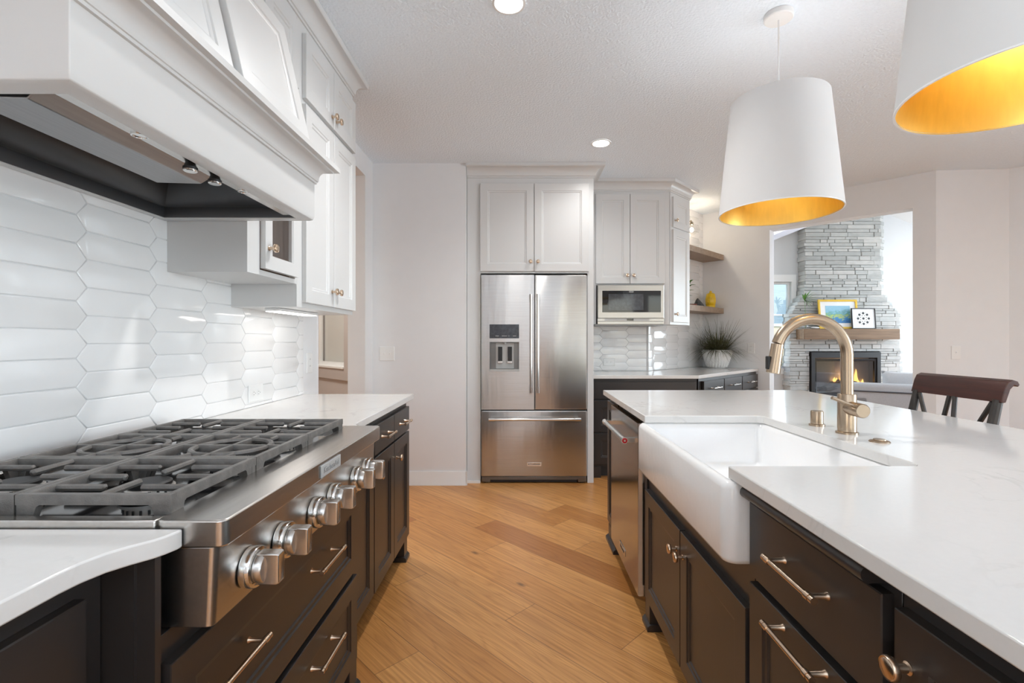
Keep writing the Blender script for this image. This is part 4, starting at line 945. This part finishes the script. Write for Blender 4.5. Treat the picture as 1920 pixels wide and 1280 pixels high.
# ================================================================== PENDANTS AND RECESSED LIGHTS
def pendant(x, y, label):
    p = thing('pendant_lamp', label, 'pendant lamp', (x, y, HC), 0, 'white drum pendants over the island')
    MB().lathe([(.062, HC - .001), (.062, HC - .022), (.058, HC - .026), (.01, HC - .028)], (x, y, 0), 'z', 36).build('canopy', M['plastic'], p)
    MB().lathe([(.0035, 2.31), (.0035, HC - .027)], (x, y, 0), 'z', 8).build('cord', M['plastic'], p)
    zb, zt, rb, r_t = 1.807, 2.319, .2557, .2047
    MB().lathe([(rb - .003, zb), (rb, zb), (r_t, zt), (r_t - .003, zt)], (x, y, 0), 'z', 72, False, False).build('lamp_shade', M['fabric'], p, ang=40)
    MB().lathe([(rb - .0025, zb + .0003), (r_t - .0045, zt - .001)], (x, y, 0), 'z', 72, False, False).build('shade_lining', M['gold'], p, ang=40)
    MB().lathe([(rb - .0045, zb - .001), (rb + .0006, zb - .001), (rb + .0006, zb + .003), (rb - .0045, zb + .003)], (x, y, 0), 'z', 72, False, False).build('rim', M['plastic'], p)
    m = MB()
    for a in (0, 120, 240): m.tube([(x, y, zt - .03), (x + (r_t - .006) * math.cos(R(a)), y + (r_t - .006) * math.sin(R(a)), zt - .012)], .002, 6)
    m.build('spider', M['plastic'], p)
    m = MB(); m.lathe([(.022, zt - .006), (.022, zt - .07), (.016, zt - .075)], (x, y, 0), 'z', 20); m.build('socket', M['plastic'], p)
    MB().sphere((x, y, zt - .12), .04, 16, 1, 1, 1.15).build('bulb', M['pbulb'], p)
    bulb('pendant_glow', (x, y, zt - .12), 10, .046, (.98, .98, 1))
    return p
M['pbulb'] = emis('pendant_bulb', (1, .9, .75), 8)
pendant(1.188, 2.205, 'white tapered drum pendant with gold lining, whole shade in view')
pendant(1.188, 1.112, 'white tapered drum pendant with gold lining, cut off by the frame edge')
def can(x, y, label, pw):
    c = thing('recessed_light', label, 'ceiling light', (x, y, HC), 0, 'recessed ceiling lights')
    MB().lathe([(.075, HC - .0005), (.075, HC - .004), (.064, HC - .006), (.060, HC - .002)], (x, y, 0), 'z', 36, False, False).build('trim_ring', M['plastic'], c)
    MB().lathe([(.0605, HC - .0005), (.0605, HC - .0035), (.001, HC - .0035)], (x, y, 0), 'z', 36).build('lens', M['lamp'], c)
    spot('can_beam', (x, y, HC - .02), pw)
can(.615, 3.645, 'round recessed ceiling light between the refrigerator and the pendant', 11)
can(-.05, 2.13, 'round recessed ceiling light above the aisle nearest the camera', 31)

# ================================================================== STOOL
st = thing('counter_stool', 'dark wooden counter stool with a scrolled X-back behind the island', 'stool', (1.73, 2.09, 0))
y0, y1 = 1.885, 2.295
m = MB(); m.prism([(1.878, .978), (1.897, .978), (1.915, 1.03), (1.930, 1.046), (1.945, 1.040), (1.952, 1.048), (1.945, 1.062), (1.925, 1.068), (1.905, 1.060), (1.893, 1.035)], y0 - .012, y1 + .012, 'y'); m.build('top_rail', M['stool'], st, bev=.003)
for y in (y0 + .012, y1 - .012):
    m = MB(); m.tube([(1.86, y, 0), (1.84, y, .3), (1.835, y, .62), (1.865, y, .88), (1.889, y, .985)], [.017, .019, .02, .018, .0165], 10); m.build('back_post', M['stoolleg'], st)
def slat(a, b, c_, r=.0095):
    m = MB(); m.tube([a, c_, b], r, 8); return m.build('back_slat', M['stoolleg'], st)
ym = (y0 + y1) / 2
slat((1.885, y1 - .03, .975), (1.845, ym + .02, .70), (1.868, ym + .115, .85)); slat((1.885, y0 + .03, .975), (1.845, ym - .02, .70), (1.868, ym - .115, .85))
slat((1.885, ym + .016, .98), (1.845, ym + .17, .70), (1.868, ym + .03, .87)); slat((1.885, ym - .010, .98), (1.845, ym - .17, .70), (1.868, ym - .02, .87))
MB().box(1.835, y0, .665, 1.858, y1, .70).build('lower_rail', M['stoolleg'], st, bev=.003)
MB().loft([rrect(1.43, y0 - .02, 1.86, y1 + .02, .05, z) for z in (.60, .635)]).build('seat', M['stool'], st, bev=.006)
for y in (y0 + .02, y1 - .02):
    m = MB(); m.tube([(1.44, y, 0), (1.455, y, .3), (1.46, y, .605)], [.015, .018, .02], 10); m.build('leg', M['stoolleg'], st)
m = MB(); m.box(1.445, y0 + .02, .2, 1.46, y1 - .02, .23); m.box(1.83, y0 + .02, .2, 1.85, y1 - .02, .225)
for y in (y0 + .012, y1 - .028): m.box(1.45, y, .28, 1.845, y + .016, .305)
m.build('stretcher', M['stoolleg'], st)

plate(basis((3.83, 4.2213, 1.115), (.9974, -.0714, 0), (-.0714, -.9974, 0)), .075, .118, 'white single switch plate on the short wall behind the stool', 's1')
q = CR + Vector((.70711, -.70711)) * .555
plate(basis((q.x, q.y, 1.135), (.70711, -.70711, 0), (-.70711, -.70711, 0)), .075, .118, 'white outlet on the wall right of the potted grass', 'duplex_v')

# ================================================================== LIVING ROOM
LB = 7.28
wallseg('wall_living_back', (2.3, LB), (7.3, LB), .14, 0, 4.2, M['lwall'], [(.25, 1.81, .80, 2.11)], -1, 'white living room wall behind the stone fireplace')
wallseg('wall_living_side', (7.2, LB), (7.2, 3.2), .14, 0, 4.2, M['lwall'], [(.3, 2.4, .6, 2.6)], -1, 'white living room side wall with a window')
wallseg('wall_living_left', (2.3, 5.86), (2.3, LB), .14, 0, 4.2, M['lwall'], (), -1, 'white living room wall behind the kitchen corner')
MB_ = MB()
for pl_ in ([(2.3, LB), (2.3, 5.9), (4.33, 4.33), (5.2, 3.5), (5.2, LB)], [(5.2, LB), (5.2, 3.5), (6.2, 3.5), (7.3, 3.5), (7.3, LB)]):
    MB_.loft([[(x, y, (2.743 + (x - 3.84) * .40 if x <= 5.2 else 3.287 - (x - 5.2) * .4) + dz_) for x, y in pl_] for dz_ in (0, .06)])
lc = struct(MB_.build('ceiling', M['trim'], label='vaulted white living room ceiling', cat='ceiling'))
wl = thing('window_2', 'tall white-cased living room window left of the fireplace', 'window', (3.3, LB, .80)); struct(wl)
YL = lambda x, z: YM(x, LB, z)
def rect_ring(m, o, i_, ya, yb):
    a, b, c, e = o; a2, b2, c2, e2 = i_
    m.loft([[(p_, y, r_) for p_, r_ in ((q[0], q[2]), (q[1], q[2]), (q[1], q[3]), (q[0], q[3]))] for q, y in ((o, ya), (o, yb), (i_, yb), (i_, ya))], ring=True)
m = MB(); rect_ring(m, (2.46, 4.18, .715, 2.217), (2.55, 4.11, .80, 2.11), LB - .001, LB - .02); m.build('casing', M['trim'], wl)
m = MB(); rect_ring(m, (2.552, 4.108, .802, 2.108), (2.59, 4.075, .835, 2.075), LB + .06, LB + .03); m.build('sash', M['trim'], wl)
MB().box(2.59, LB + .043, .835, 4.075, LB + .047, 2.075).build('pane', M['glass'], wl)
# fireplace
fp = thing('fireplace', 'tall grey ledge stone fireplace with a lit gas firebox and wood mantel', 'fireplace', (4.85, 7.2, 0))
FYF = 7.10
def halfw(z):
    if z < 1.60: return 3.99, 5.69
    if z < 1.95:
        t = (z - 1.60) / .35; return 3.99 + .225 * t, 5.69 - .28 * t
    return 4.215, 5.41
FBX = (4.285, 5.32, .38, 1.052)
m = MB(); z = 0.0
while z < 3.15:
    h_ = random.choice((.03, .04, .05, .065)); zt_ = min(z + h_, 3.16)
    xl, xr = halfw((z + zt_) / 2); xl += random.uniform(-.015, .012); xr += random.uniform(-.012, .018); x = xl
    while x < xr - .01:
        L = random.uniform(.10, .42); x2 = min(x + L, xr)
        if xr - x2 < .08: x2 = xr
        segs = [(x, x2)]
        if zt_ > FBX[2] and z < FBX[3]:
            segs = []
            if x < FBX[0]: segs.append((x, min(x2, FBX[0])))
            if x2 > FBX[1]: segs.append((max(x, FBX[1]), x2))
        for a, b in segs:
            if b - a < .01: continue
            f_ = FYF + random.uniform(-.005, .004); g2 = .0006
            ea = .0; eb = .05 if b > xr - .005 else 0
            m.loft([[(a + g2 + i, y, z + g2 + i * .5), (b - g2 - i, y, z + g2 + i * .5), (b - g2 - i, y, zt_ - g2 - i * .5), (a + g2 + i, y, zt_ - g2 - i * .5)] for i, y in ((0, LB - .005), (0, f_ + .012), (.006, f_))] if not eb else [[(a + g2, y, z + g2), (b2, y, z + g2), (b2, y, zt_ - g2), (a + g2, y, zt_ - g2)] for b2, y in ((b, LB - .005), (b, f_ + .05), (b - .075, f_))])
        x = x2
    z = zt_
m.build('stonework', M['stone'], fp, ang=30)
m = MB(); m.box(4.03, FYF + .014, 0, 4.28, LB - .005, 1.6); m.box(5.325, FYF + .014, 0, 5.60, LB - .005, 1.6); m.box(4.25, FYF + .014, 1.06, 5.31, LB - .005, 3.15); m.build('core', M['mortar'], fp)
MB().box(4.085, 6.90, 1.238, 5.465, FYF + .03, 1.388).build('mantel', M['mantel'], fp, bev=.006)
m = MB(); rect_ring(m, (4.29, 5.315, .38, 1.05), (4.345, 5.26, .43, .965), FYF + .02, FYF - .035); fb = m.build('firebox_frame', M['blackm'], fp, bev=.004)
m = MB(); rect_ring(m, (4.34, 5.265, .425, .95), (4.375, 5.23, .46, .915), FYF + .02, FYF - .02); m.build('inner_frame', M['black'], fb, bev=.003)
m = MB(); m.box(4.30, FYF + .40, .40, 5.31, FYF + .42, 1.04); m.box(4.30, FYF + .02, .40, 5.31, FYF + .42, .42); m.box(4.30, FYF + .02, 1.02, 5.31, FYF + .42, 1.04); m.box(4.30, FYF + .02, .40, 4.32, FYF + .42, 1.04); m.box(5.29, FYF + .02, .40, 5.31, FYF + .42, 1.04); m.build('firebox', M['blackm'], fp)
MB().box(4.375, FYF - .004, .46, 5.23, FYF - .001, .915).build('fire_glass', M['tglass'], fb)
for (a, b, r_) in (((4.5, 7.30, .47), (5.15, 7.36, .48), .06), ((4.58, 7.22, .50), (4.98, 7.32, .60), .05), ((5.15, 7.2, .48), (4.80, 7.3, .61), .042), ((4.66, 7.38, .55), (5.08, 7.25, .57), .05)):
    m = MB(); m.tube([a, tuple((Vector(a) * .6 + Vector(b) * .4) + Vector((0, .01, .015))), b], [r_ * .9, r_, r_ * .8], 10); m.build('log', M['log'], fp)
m = MB()
for x, y, z_, h_, r_ in ((4.74, 7.24, .60, .07, .022), (4.80, 7.3, .60, .13, .028), (4.86, 7.26, .60, .10, .025), (4.92, 7.28, .60, .08, .02), (5.08, 7.26, .58, .21, .028), (5.13, 7.3, .56, .14, .03), (5.18, 7.26, .56, .08, .02)):
    m.loft([[(x + r * r_ * math.cos(2 * math.pi * k / 8) + o_ * r_, y + r * r_ * math.sin(2 * math.pi * k / 8), z_ + t * h_) for k in range(8)] for t, r, o_ in ((0, .6, 0), (.2, 1, .1), (.5, .7, -.15), (.8, .3, .15), (1, .05, .0))])
m.build('flame', M['fire'], fp)
bulb('fire_glow', (4.9, 7.2, .7), .9, .06, (1, .5, .18))
# mantel things
def picture(name, x0, x1, z0, h, y, lean, fw, fmat, label, rot=0):
    w_ = x1 - x0; o = thing(name, label, 'picture', ((x0 + x1) / 2, y, z0))
    Mx = Matrix.Translation((x0, y, z0)) @ Matrix.Rotation(R(-lean), 4, 'X') @ Matrix.Rotation(R(rot), 4, 'Y')
    m = MB(Mx); rect_ring(m, (0, w_, 0, h), (fw, w_ - fw, fw, h - fw), .0, -.02); m.build('frame', fmat, o, bev=.002)
    MB(Mx).box(fw, -.008, fw, w_ - fw, -.003, h - fw).build('mount', M['mat'], o)
    return o, Mx, w_, h
o, Mx, w_, h = picture('framed_picture', 4.355, 4.925, 1.389, .43, 6.99, 6, .028, M['gframe'], 'gold-framed blue and green painting leaning on the mantel')
MB(Mx).box(.105, -.0095, .085, w_ - .105, -.0082, h - .09).build('painting', M['painting'], o)
o, Mx, w_, h = picture('framed_picture', 4.80, 5.145, 1.389, .30, 6.945, 5, .010, M['ink'], 'small black-framed print of round dots in front of the gold frame')
m = MB(Mx)
for k in range(9):
    a = 2 * math.pi * k / 8; rr_ = .078 if k < 8 else 0
    m.lathe([(.017, -.0095), (.017, -.0082)], (w_ / 2 + rr_ * math.cos(a), 0, h / 2 + rr_ * math.sin(a)), 'y', 14)
    if k < 8:
        a2 = a + math.pi / 8; m.lathe([(.006, -.0095), (.006, -.0082)], (w_ / 2 + .045 * math.cos(a2), 0, h / 2 + .045 * math.sin(a2)), 'y', 8)
        m.lathe([(.004, -.0095), (.004, -.0082)], (w_ / 2 + .092 * math.cos(a2), 0, h / 2 + .092 * math.sin(a2)), 'y', 8)
m.build('dot_print', M['ink'], o)
v = thing('glass_vase', 'clear glass vase with one green fan palm leaf on the mantel', 'vase', (4.15, 6.98, 1.389))
MB().lathe([(.028, 1.3895), (.04, 1.405), (.042, 1.43), (.02, 1.48), (.018, 1.53), (.022, 1.54)], (4.15, 6.98, 0), 'z', 20, True, False).build('vase_body', M['glass'], v)
MB().tube([(4.15, 6.98, 1.40), (4.145, 6.97, 1.6), (4.12, 6.95, 1.80)], .0025, 6).build('stem', M['leaf'], v)
m = MB()
for k in range(11): 
    a = R(-75 + 21 * k); leafy(m, (4.12, 6.95, 1.80), (math.cos(a) * .8 + .2, -.35, math.sin(a) * .75 + .1), .17 if 2 < k < 9 else .13, .014, .2)
m.build('palm_leaf', M['leaf'], v)
m = MB(); m.sphere((4.285, 6.97, 1.405), .04, 14, 1.6, .9, .4); m.build('mantel_ornament', M['pot'], label='small white pebble-like ornament on the mantel beside the vase', cat='ornament')
# sofa
so = thing('sofa', 'light grey fabric sofa with dark piping in front of the fireplace', 'sofa', (5.0, 5.75, 0))
Ms = Matrix.Translation((3.90, 5.66, 0)) @ Matrix.Rotation(R(-35), 4, 'Z')
def cush(Mx, a, b, r=.04, nm='cushion', mt='sofa', par=None, ang=60):
    m = MB(Mx); x0, y0_, z0 = a; x1, y1_, z1 = b
    m.loft([rrect(x0 + i, y0_ + i, x1 - i, y1_ - i, r, z, 4) for i, z in ((r * .6, z0), (r * .1, z0 + r * .5), (0, z0 + r), (0, z1 - r), (r * .1, z1 - r * .4), (r * .5, z1 - r * .05), (r * 1.2, z1))])
    return m.build(nm, M[mt], par, ang=ang)
cush(Ms, (0, 0, .1), (2.2, .2, .725), .05, 'backrest', par=so)
cush(Ms, (0, .18, .1), (2.2, .95, .42), .04, 'seat', par=so)
cush(Ms, (0, .0, .1), (.2, .95, .6), .05, 'armrest', par=so); cush(Ms, (2.0, 0, .1), (2.2, .95, .6), .05, 'armrest', par=so)
m = MB(Ms); m.tube([(.02, -.004, .632), (2.18, -.004, .632)], .009, 6); m.build('piping', M['piping'], so)
for x in (.08, 2.1):
    for y in (.08, .85): m = MB(Ms); m.box(x - .02, y - .02, 0, x + .02, y + .02, .1); m.build('leg', M['stoolleg'], so)
Mp = Ms @ T(.54, .31, .425) @ Matrix.Rotation(R(-10), 4, 'X')
m = MB(Mp); nx = 12
grid = []
for sgn in (1, -1):
    rows = []
    for i in range(nx + 1):
        row = []
        for k in range(nx + 1):
            a, b = -1 + 2 * i / nx, -1 + 2 * k / nx
            pin = 1 - .07 * (1 - abs(a) ** 2) * abs(b) ** 4 - .0; pin2 = 1 - .07 * (1 - abs(b) ** 2) * abs(a) ** 4
            th_ = .075 * ((1 - a ** 4) * (1 - b ** 4)) ** .5
            row.append(m.v((a * .24 * pin2, sgn * th_, .22 + b * .22 * pin)))
        rows.append(row)
    for i in range(nx):
        for k in range(nx): m.f([rows[i][k], rows[i + 1][k], rows[i + 1][k + 1], rows[i][k + 1]])
bmesh.ops.remove_doubles(m.bm, verts=m.bm.verts, dist=1e-4)
m.build('cushion', M['sofa'], ang=80, label='plump light grey cushion showing above the sofa back', cat='cushion')

# ================================================================== OUTSIDE
struct(MB().box(-10, 8.0, -.45, 40, 60, -.35).build('ground', M['lawn'], label='green lawn outside the living room window', cat='lawn'))
nh = thing('house', 'cream-sided neighbouring house seen through the living room window', 'house', (10, 20, -.35))
MB().box(6.5, 18, -.35, 16, 24, 6).build('wall', M['siding'], nh)
m = MB(); 
wn2 = MB(); rect_ring(wn2, (9.35, 10.15, 1.75, 3.45), (9.45, 10.05, 1.85, 3.35), 17.99, 17.95); f_ = wn2.build('window_frame', M['trim'], nh)
MB().box(9.45, 17.97, 1.85, 10.05, 17.985, 3.35).build('pane', M['nglass'], f_)
MB().box(9.45, 17.955, 2.15, 10.05, 17.985, 2.2).build('rail', M['trim'], f_)
m = MB(); m.box(6.4, 17.2, 1.0, 16, 17.3, 1.12); 
for k in range(40): m.box(6.5 + k * .24, 17.23, -.35 if k % 8 == 0 else .15, 6.54 + k * .24, 17.27, 1.0)
m.build('railing', M['steeld'], nh)
def shrub(x, y, r, label):
    m = MB()
    for k in range(420):
        a, b = random.uniform(0, 2 * math.pi), random.uniform(-.3, 1); rr_ = r * random.uniform(.75, 1.02); c_ = math.sqrt(max(0, 1 - b * b))
        p_ = Vector((x + rr_ * c_ * math.cos(a), y + rr_ * c_ * math.sin(a), -.05 + rr_ * (b + .3) * 1.05)); leafy(m, p_, (random.uniform(-1, 1), random.uniform(-1, 1), random.uniform(-.3, 1)), .09, .022)
    s = thing('shrub', label, 'shrub', (x, y, -.35)); m.build('foliage', M['bush'], s)
    MB().tube([(x, y, -.36), (x + .02, y, .1), (x, y + .03, r * .6)], [.04, .03, .015], 8).build('stem', M['soil'], s)
shrub(5.05, 9.6, .62, 'bright yellow-green shrub just outside the living room window')
shrub(3.7, 9.9, .55, 'second yellow-green shrub left of the brighter one outside the window')
